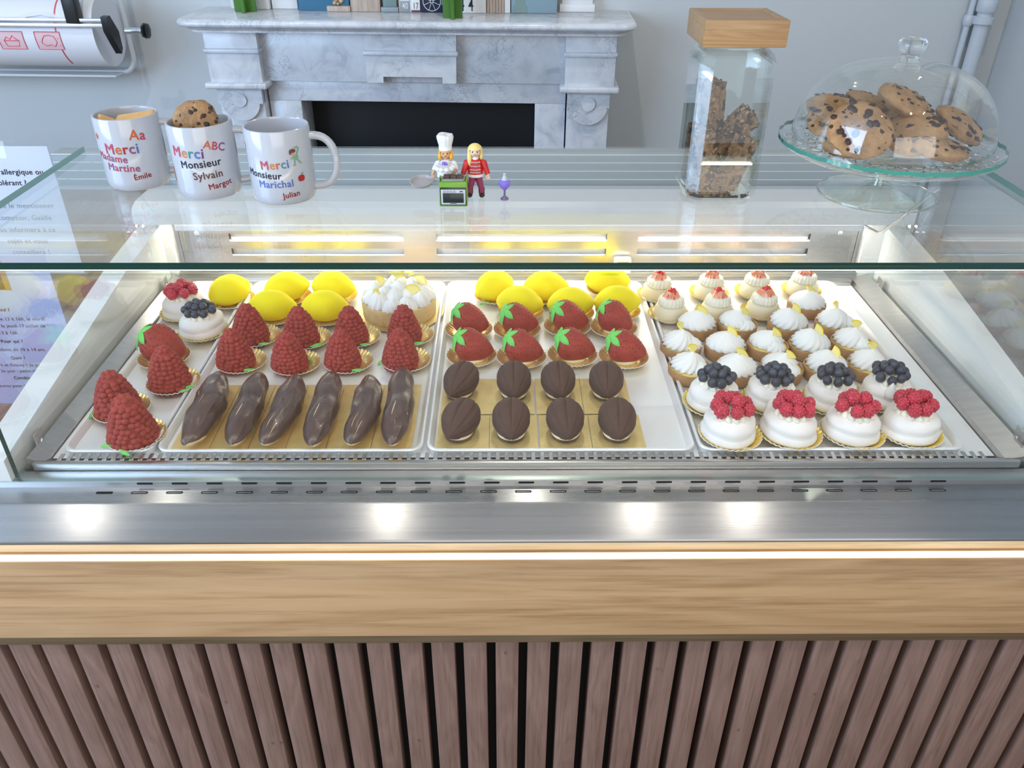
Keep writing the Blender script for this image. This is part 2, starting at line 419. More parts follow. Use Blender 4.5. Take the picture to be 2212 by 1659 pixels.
# ------------------------------------------------------------------ room
ZG = 1.169           # top of the glass
ZD = .8848           # tray floor
WPHI = math.radians(2.5)
WU = Vector((math.cos(WPHI), -math.sin(WPHI), 0)); WN = Vector((math.sin(WPHI), math.cos(WPHI), 0))
def wp(px, py, d):
    """local (u, z) on the plane at distance d parallel to the back wall"""
    r = (px-1106)*RX + (py-829.5)*DX + F*FX
    t = (d-WN.dot(CAM))/WN.dot(r); P = CAM+t*r
    return WU.dot(P), P.z
def wloc(o): o.rotation_euler = (0, 0, -WPHI); return o
wall = MB(); wall.box(-4.2, 1.78, 3.25, 3.35, 0, 2.7); wloc(struct('wall_back', wall, 'wall_paint'))
wr = MB(); wr.box(1.68, 1.78, -1.2, 3.249, 0, 2.7); wloc(struct('wall_right', wr, 'wall_paint'))
struct('floor', MB().box(-4.3, 2.4, -3.4, 3.5, -.05, 0), 'floor_wood')
struct('ceiling', MB().box(-4.3, 2.4, -1.2, 3.5, 2.7, 2.75), 'white_panel')
def downlight():
    t = empty('ceiling_spotlight')
    MB().lathe([(.018, .003), (.045, -.002), (.047, .008), (.018, .012)], 24, close=False).build('trim_ring', 'chrome', t)
    MB().lathe([(.0001, .004), (.018, .004)], 24, close=False).build('lens', 'lamp', t); return t
KDL = Kind(downlight)
for sxx, syy, szz in SPOTS:
    KDL.put((sxx, syy, 2.69), 0, 'small round recessed ceiling spotlight over the pastry counter', 'ceiling light', 'recessed ceiling spotlights')

# pipes in the corner
pr = wloc(empty('heating_pipe')); tag(pr, 'pale painted heating pipe with a collar running up the right corner of the room', 'pipe')
u, _ = wp(2129, 0, 3.2)
MB().tube([(u+.012, 3.2, 0), (u+.012, 3.2, 2.7)], .026, 20).build('pipe_run', 'pipe_paint', pr)
zc = wp(2120, 45, 3.2)[1]
MB().lathe([(.032, -.012), (.036, -.008), (.036, .012), (.031, .016)], 20, c=(u+.012, 3.2, zc)).build('collar', 'pipe_paint', pr)
MB().lathe([(.032, 0), (.034, .004), (.034, .05), (.031, .054)], 20, c=(u+.012, 3.2, zc+.03)).build('collar', 'pipe_paint', pr)
pr2 = wloc(empty('thin_heating_pipe')); tag(pr2, 'thin pale painted pipe behind the thicker pipe in the right corner', 'pipe')
MB().tube([(u-.028, 3.225, 0), (u-.028, 3.225, 2.7)], .011, 12).build('pipe_run', 'pipe_paint', pr2)
MB().lathe([(.014, 0), (.018, .006), (.018, .03), (.014, .036)], 14, c=(u-.028, 3.225, zc-.02)).build('collar', 'pipe_paint', pr2)

# ------------------------------------------------------------------ fireplace
fp = wloc(empty('fireplace')); tag(fp, 'grey veined marble fireplace surround with black opening against the back wall', 'fireplace')
def rrect(x0, x1, y0, y1, r, n=6, corners=(1, 1, 1, 1)):
    pts = []
    for i, (cx, cy, a0) in enumerate([(x1, y0, -90), (x1, y1, 0), (x0, y1, 90), (x0, y0, 180)]):
        rr = r if corners[i] else 0.0001
        sx, sy = (-1 if cx == x1 else 1), (1 if cy == y0 else -1)
        for k in range(n+1):
            a = math.radians(a0+90*k/n); pts.append((cx+sx*rr+rr*math.cos(a), cy+sy*rr+rr*math.sin(a)))
    return pts
def stack(mb, loops):
    n = len(loops[0][0]); vv = []; ff = []
    for pts, z in loops: vv += [(x, y, z) for x, y in pts]
    for i in range(len(loops)-1):
        ff += [(i*n+k, i*n+(k+1) % n, (i+1)*n+(k+1) % n, (i+1)*n+k) for k in range(n)]
    ff += [tuple(range(n-1, -1, -1)), tuple((len(loops)-1)*n+k for k in range(n))]
    mb._add(vv, ff); return mb
def shelf_loop(i, z): return (rrect(-1.245+i, .325-i, 2.925+i, 3.25, .06, 8, (1, 0, 0, 1)), z)
mb = MB(); stack(mb, [shelf_loop(.030, 1.058), shelf_loop(.030, 1.064), shelf_loop(.022, 1.069), shelf_loop(.016, 1.075), shelf_loop(.006, 1.077), shelf_loop(.001, 1.082),
                      shelf_loop(0, 1.088), shelf_loop(.002, 1.094), shelf_loop(.007, 1.099), shelf_loop(.014, 1.101)])
mb.build('mantel_shelf', 'marble', fp)
mb = MB(); mb.box(-.99, .095, 3.035, 3.24, .885, 1.058, .002); mb.build('frieze', 'marble', fp)
mb = MB(); mb.box(-.99, .095, 3.055, 3.24, .812, .885, .002); mb.build('lintel', 'marble', fp)
for n_, a, b in (('left', -.99, -.874), ('right', -.016, .095)):
    MB().box(a, b, 3.055, 3.24, 0, .812, .002).build('jamb', 'marble', fp)
mb = MB(); mb.prism([(-.61, 1.058), (-.29, 1.058), (-.295, .891), (-.343, .891), (-.343, .912), (-.553, .912), (-.553, .891), (-.612, .891)], 2.995, 3.04, 'xz')
mb.box(-.618, -.284, 2.985, 3.03, .982, .999, .006, 3); mb.build('centre_tablet', 'marble', fp)
for a, b in ((-1.172, -.985), (.088, .262)):
    c = (a+b)/2
    t = MB(); t.box(a, b, 2.995, 3.24, .88, 1.058, .002); t.box(a-.006, b+.006, 2.983, 3.2, .984, 1.001, .006, 3)
    t.build('pilaster_block', 'marble', fp)
    t = MB(); t.box(a-.018, b+.018, 2.972, 3.24, .866, .888, .008, 4); t.build('capital', 'marble', fp)
    t = MB(); h = (b-a)/2-.012
    pts = [(c-h, .87), (c-h, .812), (c-h*.80, .812)]+[(c+.070*math.cos(q), .822+.070*math.sin(q)) for q in [PI+PI*k/18 for k in range(1, 18)]]+[(c+h*.80, .812), (c+h, .812), (c+h, .87)]
    t.prism(pts, 2.998, 3.03, 'xz'); o = t.build('tongue_ornament', 'marble', fp)
    t = MB(); t.lathe([(.001, -.004), (.014, -.004), (.018, 0), (.024, 0), (.024, .006)], 24)
    t.xf(Matrix.Translation((c, 2.998, .826)) @ Matrix.Rotation(PI/2, 4, 'X')); t.build('rosette', 'marble', o)
    MB().box(a+.012, b-.012, 3.015, 3.24, .07, .87, .003).build('pilaster_shaft', 'marble', fp)
    MB().box(a-.01, b+.01, 2.99, 3.24, 0, .08, .004).build('plinth', 'marble', fp)
mb = MB(); mb.box(-.90, .01, 3.2, 3.245, 0, .83); mb.build('fireback', 'black', fp)
mb = MB(); mb.box(-.874, -.016, 3.10, 3.11, .60, .615); mb.box(-.874, -.1, 3.09, 3.1, .55, .585); mb.box(-.874, -.016, 3.08, 3.09, 0, .53)
mb.build('fire_screen', 'black_plastic', fp)

# ------------------------------------------------------------------ things on the mantel shelf
ZM = 1.1015
def mantel_thing(name, label, cat, px0, px1, py, depth, h, m_, bev=.001, build=None):
    """box-shaped thing whose front foot is seen between two photo columns"""
    a = at(px0, py, z=ZM); b = at(px1, py, z=ZM)
    u0, u1 = WU.dot(a), WU.dot(b); d = WN.dot((a+b)/2)
    o = wloc(empty(name)); P = WU*((u0+u1)/2)+WN*d; o.location = (P.x, P.y, ZM); wd = (u1-u0)/2
    tag(o, label, cat)
    if build: build(o, wd, depth, h)
    else: MB().box(-wd, wd, 0, depth, 0, h, bev).build('body', m_, o)
    return o
def cross_stand(o, wd, dp, h):
    MB().box(-wd, wd, 0, .012, 0, h, .001).build('cross_board', 'decor_green', o)
    MB().box(-.006+wd*.1, .006+wd*.1, -.035, .05, 0, h, .001).build('upright_board', 'decor_green', o)
mantel_thing('green_stand', 'green slotted board ornament at the left end of the marble mantel', 'ornament', 507, 554, 25, 0, .30, None, build=cross_stand)
mantel_thing('green_stand', 'green slotted board ornament in front of the wheel picture and number 44', 'ornament', 957, 999, 39, 0, .30, None, build=cross_stand)
mantel_thing('white_column', 'short pale blue white post ornament right of the left green board', 'ornament', 555, 583, 20, .05, .25, 'book_white')
mantel_thing('white_picture', 'white picture panel between the pale post and the deep blue panel', 'picture', 588, 644, 19, .012, .3, 'book_white')
mantel_thing('blue_picture', 'deep blue picture panel standing on the mantel', 'picture', 645, 756, 23, .015, .3, 'book_blue')
def popplinth(o, wd, dp, h):
    MB().box(-wd, wd, 0, .05, 0, .017, .001).build('wooden_base', 'beige_wood', o)
    mb = MB()
    for i in range(16): mb.ball((random.uniform(-.018, .018), .02+random.uniform(-.012, .012), .022+random.uniform(0, .02)), .006, 1, nz=.3, nf=3, seed=i)
    mb.build('dried_flower', 'popcorn', o)
mantel_thing('flower_ornament', 'dried flower tuft on a wooden base in front of the deep blue panel', 'ornament', 706, 757, 25, 0, 0, None, build=popplinth)
mantel_thing('grooved_wood_block', 'beige grooved wooden block right of the deep blue panel', 'ornament', 758, 822, 25, .06, .25, 'beige_wood')
def jarv(o, wd, dp, h):
    MB().box(-wd, wd, 0, .05, 0, .015, .001).build('slate_base', 'book_grey', o)
    MB().box(-wd*.8, wd*.8, .01, .04, .015, .2, .002).build('pale_panel', 'sage', o)
mantel_thing('slate_base_ornament', 'pale panel on a slate grey base left of the number 40 block', 'ornament', 823, 861, 26, 0, 0, None, build=jarv)
def numblock(num, body, side, ink, stripe):
    def f(o, wd, dp, h):
        MB().box(-wd, wd, 0, .05, 0, .05, .001).build('block', body, o)
        MB().box(-wd-.006, -wd, 0, .05, 0, .05, .0005).build('side_board', side, o)
        me = text_mesh(num, .028, [ink], .0002, .0002); link('printed_number', me, o, (0, -.0006, .011), (PI/2, 0, 0), (.72, 1, 1))
        MB().box(-wd, wd, -.0012, 0, *stripe[:2]).build('painted_band', stripe[2], o)
    return f
mantel_thing('number_block', 'small grey block printed with a white 40', 'number block', 866, 886, 26, 0, 0, None, build=numblock('40', 'book_grey', 'beige_wood', 'book_white', (.036, .039, 'book_white')))
mantel_thing('number_block', 'small white block printed with 17 above a red foot', 'number block', 889, 908, 26, 0, 0, None, build=numblock('17', 'book_white', 'book_white', 'ink_grey', (0, .006, 'ink_brown')))
def wheelbox(o, wd, dp, h):
    MB().box(-wd, wd, 0, .04, 0, .25, .001).build('navy_board', 'book_navy', o)
    mb = MB(); cx, cz, R = -.012, .036, .031
    mb.tube([(cx+R*math.cos(a), -.001, cz+R*math.sin(a)) for a in [2*PI*k/40 for k in range(41)]], .0012, 6, False)
    mb.tube([(cx+.005*math.cos(a), -.001, cz+.005*math.sin(a)) for a in [2*PI*k/12 for k in range(13)]], .0011, 6, False)
    for k in range(8): mb.tube([(cx+.005*math.cos(k*PI/4+.4), -.001, cz+.005*math.sin(k*PI/4+.4)), (cx+R*math.cos(k*PI/4+.4), -.001, cz+R*math.sin(k*PI/4+.4))], .0009, 5)
    for k, zz in enumerate((.030, .042, .052)):
        mb.tube([(cx+.040+.005*math.cos(a), -.001, zz+.005*math.sin(a)) for a in [2*PI*j/12 for j in range(13)]], .0009, 5, False)
    mb.build('painted_wheel', 'book_white', o)
mantel_thing('wheel_picture', 'navy board painted with a white spoked wheel', 'picture', 910, 972, 27, 0, 0, None, build=wheelbox)
def fortyfour(o, wd, dp, h):
    MB().box(-wd, wd, 0, .04, 0, .25, .001).build('white_board', 'book_white', o)
    me = text_mesh('4 4', .062, ['book_navy'], .0001, .0002); link('printed_number', me, o, (-wd*.30, -.0006, .006), (PI/2, 0, 0), (.62, 1, 1))
mantel_thing('number_board', 'white board printed with a dark 44 right of the green board', 'number block', 985, 1050, 28, 0, 0, None, build=fortyfour)
def fluted(o, wd, dp, h):
    mb = MB()
    for k in range(6): mb.tube([(-wd+(k+.5)*wd/3, .006, 0), (-wd+(k+.5)*wd/3, .006, .25)], wd/6*1.05, 8)
    mb.box(-wd, wd, .006, .05, 0, .25); mb.build('fluted_block', 'beige_wood', o)
    MB().box(wd+.0005, wd+.02, 0, .05, 0, .25, .001).build('white_edge_board', 'book_white', o)
mantel_thing('fluted_ornament', 'beige fluted wooden block with a white edge right of the number 44', 'ornament', 1051, 1090, 28, 0, 0, None, build=fluted)
def slate(o, wd, dp, h):
    MB().box(-wd, wd, 0, .04, 0, .25, .001).build('slate_board', 'book_slate', o)
    pts = [(-wd*.95, .001), (-wd*.30, .001), (-wd*.32, .02), (-wd*.40, .03), (-wd*.44, .052), (-wd*.78, .052), (-wd*.84, .03), (-wd*.93, .015)]
    MB().prism(pts, -.0012, 0, 'xz').build('painted_shape', 'sage', o)
mantel_thing('slate_picture', 'slate blue picture panel left of the white column foot', 'picture', 1104, 1203, 28.5, 0, 0, None, build=slate)
def pedestal(o, wd, dp, h):
    MB().box(-wd, wd, 0, .08, 0, .025, .001).build('foot', 'book_white', o)
    MB().box(-wd*.88, wd*.88, .006, .07, .025, .25, .001).build('shaft', 'book_white', o)
mantel_thing('white_pedestal', 'white square pedestal at the right end of the mantel', 'ornament', 1209, 1284, 26, 0, 0, None, build=pedestal)
mantel_thing('white_pedestal', 'small white square foot beside the left green board', 'ornament', 500, 508, 19, .05, .25, 'book_white')

# ------------------------------------------------------------------ paper roll dispenser on the wall
rd = wloc(empty('paper_roll_dispenser')); tag(rd, 'wall mounted white metal dispenser with a cutting bar holding a paper roll', 'paper dispenser')
D = 3.06
uc, zc_ = wp(236, 66, D); R_ = .118
uf, zf = wp(294, 158, 3.16); uL = uc-.75
def arc(cx, cz, r, a0, a1, n=8): return [(cx+r*math.cos(math.radians(a0+(a1-a0)*k/n)), cz+r*math.sin(math.radians(a0+(a1-a0)*k/n))) for k in range(n+1)]
fr_pts = [(uL, zf)]+arc(uf-.055, zf+.055, .055, -90, 0)+arc(uf-.055, zf+.36, .055, 0, 90)+[(uL, zf+.415)]
MB().tube([(a, 3.17, b) for a, b in fr_pts], .009, 10).build('frame', 'painted_metal', rd)
MB().box(uL, uf-.05, 3.10, 3.24, zf-.004, zf+.004, .002).build('bottom_rail', 'painted_metal', rd)
a0, a1 = wp(0, 50, 2.96), wp(228, 48, 2.95)
MB().box(uL, a1[0], 2.928, 2.95, a1[1]-.016, a1[1]-.002, .002).build('cutting_bar', 'aluminium', rd)
MB().box(uL, a1[0], 2.925, 2.935, a1[1]+.002, a1[1]+.014, .002).build('guide_bar', 'aluminium', rd)
mb = MB(); mb.prism([(2.92, a1[1]+.02), (2.945, a1[1]+.022), (2.985, zc_+.01), (2.985, zc_-.045), (2.97, zc_-.06), (2.95, zc_-.03), (2.92, a1[1]-.025)], a1[0], a1[0]+.022, 'yz')
mb.build('end_cap', 'black_plastic', rd)
mb = MB(); mb.tube([(a1[0]+.01, D, zc_), (a1[0]+.075, D, zc_)], .011, 14); mb.build('axle', 'aluminium', rd)
mb = MB(); mb.lathe([(.012, 0), (.024, .002), (.027, .01), (.020, .014), (.026, .018), (.012, .022)], 8); mb.xf(Matrix.Translation((a1[0]+.072, D, zc_)) @ Matrix.Rotation(PI/2, 4, 'Y'))
mb.build('knob', 'black_plastic', rd)
us = wp(156, 20, 2.94)[0]
MB().box(us-.022, us+.022, 2.918, 2.96, a1[1]-.001, a1[1]+.14, .004).build('strap', 'black_plastic', rd)
pr_ = wloc(empty('paper_roll')); tag(pr_, 'thick roll of white wrapping paper printed with red squares and stripes', 'paper roll')
mb = MB(); mb.lathe([(.02, 0), (R_, 0), (R_, .62), (.02, .62)], 64); mb.xf(Matrix.Translation((uc, D, zc_)) @ Matrix.Rotation(-PI/2, 4, 'Y'))
mb.build('roll', 'wax_paper', pr_)
def on_roll(ul, ang, rr=R_+.0008):  # angle from the top towards the viewer
    return Vector((ul, D-rr*math.sin(ang), zc_+rr*math.cos(ang)))
def band(name, pts, wd, m_, par):
    mb = MB(); P = [on_roll(a, b) for a, b in pts]; Q = [on_roll(a+wd, b) for a, b in pts]; n = len(P)
    mb._add(P+Q, [(i, i+1, n+i+1, n+i) for i in range(n-1)]); return mb.build(name, m_, par)
for du in (.13, .50):
    band('printed_stripe', [(uc-du, math.radians(a)) for a in range(10, 150, 6)], .005, 'paper_red', pr_)
ur = uc-.165
mb = MB(); g = [on_roll(ur-.0*k, math.radians(a), R_+.0025) for k, a in ((0, 60),)]
pts = [(uc-.60+.60*k/14, math.radians(64+5*math.sin(k*1.1)+ (10 if k > 11 else 0))) for k in range(14)]
top = [on_roll(a, math.radians(20), R_+.004) for a, b in pts]; bot = [on_roll(a, b, R_+.005) for a, b in pts]
mb._add(top+bot, [(i, i+1, 14+i+1, 14+i) for i in range(13)]); mb.build('loose_sheet', 'wax_paper', pr_)
for i, (du, kind) in enumerate(((.335, 0), (.205, 1))):
    u0 = uc-du; q0, q1 = 84, 112
    band('printed_square', [(u0, math.radians(a)) for a in range(q0, q1+1, 4)], .088, 'paper_pink', pr_)
    mb = MB()
    e = [on_roll(u0, math.radians(a), R_+.0016) for a in range(q0, q1+1, 4)]+[on_roll(u0+.088, math.radians(a), R_+.0016) for a in range(q1, q0-1, -4)]
    mb.tube(e+[e[0]], .0012, 5, False)
    cx, ca = u0+.044, 98
    if kind: sh = [(-.02, -3), (-.026, 3), (-.012, 8), (.004, 6), (.016, 9), (.028, 2), (.022, -7), (.006, -9), (-.012, -8), (-.02, -3)]
    else: sh = [(-.026, 0), (.026, 0), (.020, 9), (-.020, 9), (-.026, 0), (-.015, -6), (-.004, -2), (.006, -8), (.016, -3), (.026, 0)]
    mb.tube([on_roll(cx+a, math.radians(ca+b), R_+.0016) for a, b in sh], .0013, 5, False)
    mb.build('printed_drawing', 'paper_red', pr_)

# ------------------------------------------------------------------ side desk with signs, left of the case
MB_d = empty('side_desk', (0, 0, 0)); tag(MB_d, 'brown wooden side desk left of the glass display case', 'desk')
MB().box(-2.1, -.672, 1.08, 2.35, .70, .73, .003).build('desk_top', 'floor_wood', MB_d)
for xx in (-2.05, -.72):
    for yy in (1.14, 2.29): MB().box(xx-.025, xx+.025, yy-.025, yy+.025, 0, .70, .002).build('leg', 'floor_wood', MB_d)
def sign(name, label, px, py, Y, wdt, z0, h, paper, lines, lab2, lean=.0, pic=False):
    r = at(px, py, y=Y); o = empty(name, (r.x-wdt/2, Y, z0)); tag(o, label, 'sign')
    mb = MB(); mb.box(-wdt/2-.004, wdt/2+.004, -.004, -.001, 0, h+.012, .0004); mb.box(-wdt/2-.004, wdt/2+.004, -.004, .06, .0, .003, .0004)
    mb.build('acrylic_holder', 'acrylic', o)
    MB().box(-wdt/2, wdt/2, 0, .0008, .004, h).build('paper_sheet', paper, o)
    for txt, size, zz, ink, bold in lines:
        me = text_mesh(txt, size, [ink], .0, .0001)
        if bold: fat(me, size*.018)
        link('printed_line', me, o, (0, -.0003, zz), (PI/2, 0, 0))
    if pic:
        p = MB(); p.box(-.04, .03, -.0006, 0, h-.062, h-.012).build('printed_photo', 'ink_tan', o)
        for xx in (-.022, .012):
            mb = MB(); mb.ball((xx, -.0008, h-.028), .006, 1, (1, .1, 1)); mb.box(xx-.009, xx+.009, -.001, -.0006, h-.060, h-.036); mb.build('printed_child', 'ink_brown', p.id_data if False else o)
    return o
L1 = 1.027-.73
sign('allergy_sign', 'white allergy notice in a clear holder standing on the side desk behind the case', 108, 340, 1.75, .215, .731, .297, 'sign_paper',
     [('Vous êtes allergique ou', .0165, .236, 'ink_navy', 1), ('intolérant ?', .0165, .212, 'ink_navy', 1),
      ('Merci de le mentionner', .0165, .160, 'ink_grey', 0), ('au comptoir, Gaëlle', .0165, .132, 'ink_grey', 0), ('vous informera à ce', .0165, .104, 'ink_grey', 0),
      ('sujet et vous', .0165, .077, 'ink_grey', 0), ('conseillera !', .0165, .050, 'ink_grey', 0)], '')
sign('workshop_sign', 'lilac workshop notice seen through the left glass end of the case', 140, 690, 1.2, .20, .731, .285, 'sign_lilac',
     [('Quand ?', .0085, .185, 'ink_orange', 1), ('Lundi 14 juillet de 13 à 16h, le mardi', .0085, .168, 'ink_navy', 0), ('de 14 à 17h et le jeudi 17 juillet de', .0085, .155, 'ink_navy', 0), ('13 à 16h.', .0085, .142, 'ink_navy', 0),
      ('Pour qui ?', .0085, .126, 'ink_navy', 1), ('Pour enfants de 10 à 14 ans.', .0085, .110, 'ink_navy', 0), ('Quoi ?', .0085, .094, 'ink_navy', 1),
      ('1er jour : Mars et Bounty / 2e jour : tartelettes', .0080, .080, 'ink_navy', 0), ('3e jour : petits choux', .0080, .068, 'ink_navy', 0), ('Combien ?', .0085, .054, 'ink_navy', 1), ('60 euros pour les 3 demi-journées', .0080, .038, 'ink_navy', 0)], '', pic=True)

# ------------------------------------------------------------------ counter front
XL, XR = -1.02, 1.08
ct = empty('counter', (0, 0, 0)); tag(ct, 'shop counter front with an oak fascia over dark vertical wooden slats', 'counter')
MB().box(XL, XR, .7795, .81, .619, .766, .003).build('oak_fascia', 'oak_fascia', ct)
MB().box(XL, XR, .788, .84, .596, .6185, .001).build('lower_trim', 'shade_knot_wood', ct)
MB().box(XL, XR, .797, .86, .766, .803, .0005).build('recess_board', 'recess_wood', ct)
MB().box(XL, XR, .7805, .7885, .7662, .7705, .0008).build('led_strip', 'led_warm', ct)
MB().box(XL, XR, .832, .85, 0, .60).build('backing_board', 'black_gap', ct)
pa = at(1408, 1391, y=.80).x; pb = at(2165, 1391, y=.80).x; pitch = (pb-pa)/11
KNOTS = [at(a, b, y=.7996) for a, b in ((1430, 1448), (1420, 1446), (1595, 1577), (1092, 1411), (1130, 1425), (607, 1605), (589, 1606), (488, 1517), (210, 1483), (1204, 1560), (905, 1600), (1760, 1500))]
for k in range(-37, 9):
    x = pb+k*pitch
    mb = MB(); mb.box(x+pitch*.14, x+pitch*.86, .80, .831, 0, .6, .0012); mb.mi = 1
    for q in KNOTS:
        if x+pitch*.2 < q.x < x+pitch*.8:
            mb.prism([(q.x+.0022*math.cos(t)*(1+.3*math.sin(3*t)), q.z+.0034*math.sin(t)) for t in [2*PI*j/14 for j in range(14)]], .7997, .8001, 'xz')
    mb.build('slat', ['slat_wood', 'shade_knot_wood'], ct)

# ------------------------------------------------------------------ display case
dc = empty('display_case', (0, 0, 0)); tag(dc, 'glass topped refrigerated pastry display case with stainless steel deck', 'display case')
GX0, GX1, GY0, GY1 = -.644, .700, .820, 1.2600
def pane(name, b, thin, m0='pane', m1='glass_edge', par=dc, m2=None):
    x0, x1, y0, y1, z0, z1 = b
    mb = MB(); vs_, fs = mb._add([(x, y, z) for x in (x0, x1) for y in (y0, y1) for z in (z0, z1)],
                 [(0, 1, 3, 2), (4, 6, 7, 5), (0, 4, 5, 1), (2, 3, 7, 6), (0, 2, 6, 4), (1, 5, 7, 3)])
    ax = {'x': (0, 1), 'y': (2, 3), 'z': (4, 5)}[thin]
    for i, f in enumerate(fs): f.material_index = 0 if (i in ax or (m2 and i == 3)) else (2 if (m2 and i in (0, 1)) else 1)
    return mb.build(name, [m0, m1]+([m2] if m2 else []), par, smooth=False)
pane('glass_top', (GX0, GX1, GY0, GY1, ZG-.0085, ZG), 'z', m2='glass_edge_lit')
pane('front_glass', (-.640, .722, .8066, .8126, .8778, ZG-.009), 'y', m1='glass_edge_clear', m2='glass_edge_lit')
mb = MB()
for sx in (-.6165, .687):
    mb = MB(); pts = [(.814, .878), (1.378, .878), (1.378, 1.02), (1.262, ZG-.010), (.814, ZG-.010)]
    n = len(pts); vs_, fs = mb._add([(sx, a, b) for a, b in pts]+[(sx+.006, a, b) for a, b in pts], [tuple(range(n)), tuple(range(n, 2*n))]+[(i, (i+1) % n, n+(i+1) % n, n+i) for i in range(n)])
    for i, f in enumerate(fs): f.material_index = 0 if i < 2 else (1 if i == 6 else 2)
    mb.build('side_glass', ['side_pane', 'glass_edge', 'glass_edge_clear'], dc, smooth=False)
for x0, x1 in ((-.655, -.6180), (.6965, .730)):
    MB().prism([(.8075, .870), (.85, .80), (1.43, .80), (1.43, .985), (1.38, .985), (1.25, .974), (.8075, .909)], x0, x1, 'yz').build('side_cheek', 'white_panel', dc)
# steel sides of the well
for s, xo, xi in ((-1, -.6165, -.587), (1, .6955, .648)):
    mb = MB(); lo, hi = min(xo, xi), max(xo, xi)
    pts = [(xo, .78), (xo, .8765), (xo-s*.006, .8765), (xo-s*.008, .893), (xi+s*.002, .884 if s < 0 else .886), (xi, .870), (xi, .78)]
    if s > 0: pts = [(.6955, .78), (.6955, .8765), (.686, .8765), (.684, .893), (.652, .887), (.648, .872), (.648, .78)]
    mb.prism([(a, b) for a, b in pts], .835, 1.40, 'xz'); mb.build('side_ledge', 'steel', dc)
MB().box(-.587, .648, .837, 1.405, .80, .8795).build('deck_floor', 'tray_steel', dc)
# comb rail
mb = MB(); mb.box(-.60, .668, .828, .8365, .8775, .8885, .001)
n = 104; px_ = 1.195/n
for k in range(n+1):
    x = -.570+k*px_; mb.box(x-.0026, x+.0026, .8360, .8505, .8868, .8885, .0004, 1)
mb.build('comb_rail', 'steel', dc)
MB().box(-.586, .647, .8370, .8505, .8796, .8804).build('comb_gap_shade', 'black_plastic', dc)  # dark sheet under the comb teeth, painting the shade in the gap
# front steel
mb = MB(); mb.box(-.64, .722, .8066, .8278, .80, .8776, .0006); mb.build('front_sill', 'steel', dc)
mb = MB(); mb.box(XL, XR, .8055, .8064, .80, .8774, .0003); mb.build('sill_riser', 'steel', dc)
prof = [(.8054, .8690), (.776, .8690), (.7745, .8687), (.7730, .8680), (.7395, .8399), (.7380, .8384), (.7374, .8364), (.7380, .8350), (.7400, .8360), (.7750, .8655), (.8054, .8660)]
mb = MB(); mb.prism(prof, XL, XR, 'yz'); mb.build('steel_nosing', 'steel_nose', dc)
sx0 = at(222, 1070, z=.869).x
for k in range(25):
    x = sx0+k*.0437
    a = MB(); a.prism(rrect(x-.0105, x+.0105, .7925, .7968, .0018, 3), .8691, .8693)
    if k: a.mi = 1; a.prism(rrect(x-.0088, x+.0088, .7936, .7948, .0005, 2), .8693, .8694)
    a.build('vent_slot', ['black_gap', 'steel'], dc)  # slots are dark plates on the steel, painting the shade of openings
    if 0 < k < 25:
        a = MB(); a.prism(rrect(x-.0100+.004, x+.0100+.004, .8735, .8762, .0012, 3), .8050, .8054, 'xz'); a.build('vent_slot', 'black_gap', dc)
MB().box(-.600, .676, .8216, .8300, 1.1592, 1.1603, .0003).build('front_lamp', 'led_front', dc)
# clips on the side glass
def clip(x, y, s):
    o = MB(); o.box(x-.001, x+.001, y-.010, y+.010, .874, .908, .0008); o.box(x-s*.0125-.0008, x-s*.0125+.0008, y-.003, y+.022, .876, .912, .0006); o.box(x-s*.001, x+s*.012 if s > 0 else x-.001, y-.011, y+.011, .874, .876)
    q = o.build('glass_clip', 'steel', dc)
    for dy, dz in ((-.004, .884), (.003, .892)):
        b = MB(); b.lathe([(.001, .0015), (.003, .0012), (.0036, 0)], 12, close=False); b.xf(Matrix.Translation((x+s*.001, y+dy, dz)) @ Matrix.Rotation(s*PI/2, 4, 'Y')); b.build('rivet', 'chrome', q)
for y in (.872, 1.345): clip(-.6085, y, 1); clip(.6855, y, -1)
# back wall of the well with louvres
YB = 1.402
BX0, BX1 = -.600, .662
slots = [(497, 872), (943, 1310), (1377, 1748)]
zs = [(at(1100, 522, y=YB).z, at(1100, 505, y=YB).z), (at(1100, 553, y=YB).z, at(1100, 537, y=YB).z)]
mb = MB(); z0, z1 = .905, .998
xs = [(at(a, 530, y=YB).x, at(b, 530, y=YB).x) for a, b in slots]
edges_z = [z0, zs[1][0], zs[1][1], zs[0][0], zs[0][1], z1]
for i in (0, 2, 4): mb.box(BX0+.02, BX1-.02, YB, YB+.003, edges_z[i], edges_z[i+1])
for i in (1, 3):
    xx = [BX0+.02]+[q for p in xs for q in p]+[BX1-.02]
    for j in range(0, len(xx), 2): mb.box(xx[j], xx[j+1], YB, YB+.003, edges_z[i], edges_z[i+1])
bp = mb.build('louvre_panel', 'steel', dc)
for (a, b) in xs:
    for (za, zb) in zs:
        l = MB(); l._add([(a, YB+.0035, za), (b, YB+.0035, za), (b, YB+.0035, za+.0025), (a, YB+.0035, za+.0025), (a, YB+.018, zb+.006), (b, YB+.018, zb+.006), (b, YB+.018, za-.002), (a, YB+.018, za-.002)],
             [(0, 1, 2, 3), (4, 5, 6, 7)])
        l.box(a, b, YB+.003, YB+.016, za-.002, za-.0005); l.box(a, b, YB+.012, YB+.014, za, zb+.003)
        l.build('louvre', 'tray_steel', bp)
MB().box(BX0, BX1, YB+.02, YB+.024, .87, 1.0).build('back_plate', 'steel_dark', dc)
mb = MB(); mb.box(BX0, BX1, 1.392, YB, .80, .897, .0006); mb.box(BX0, BX1, 1.397, YB+.001, .897, .908, .0006); mb.box(-.586, .647, 1.373, 1.392, .8797, .8890, .0006); mb.build('back_ledge', 'steel', dc)
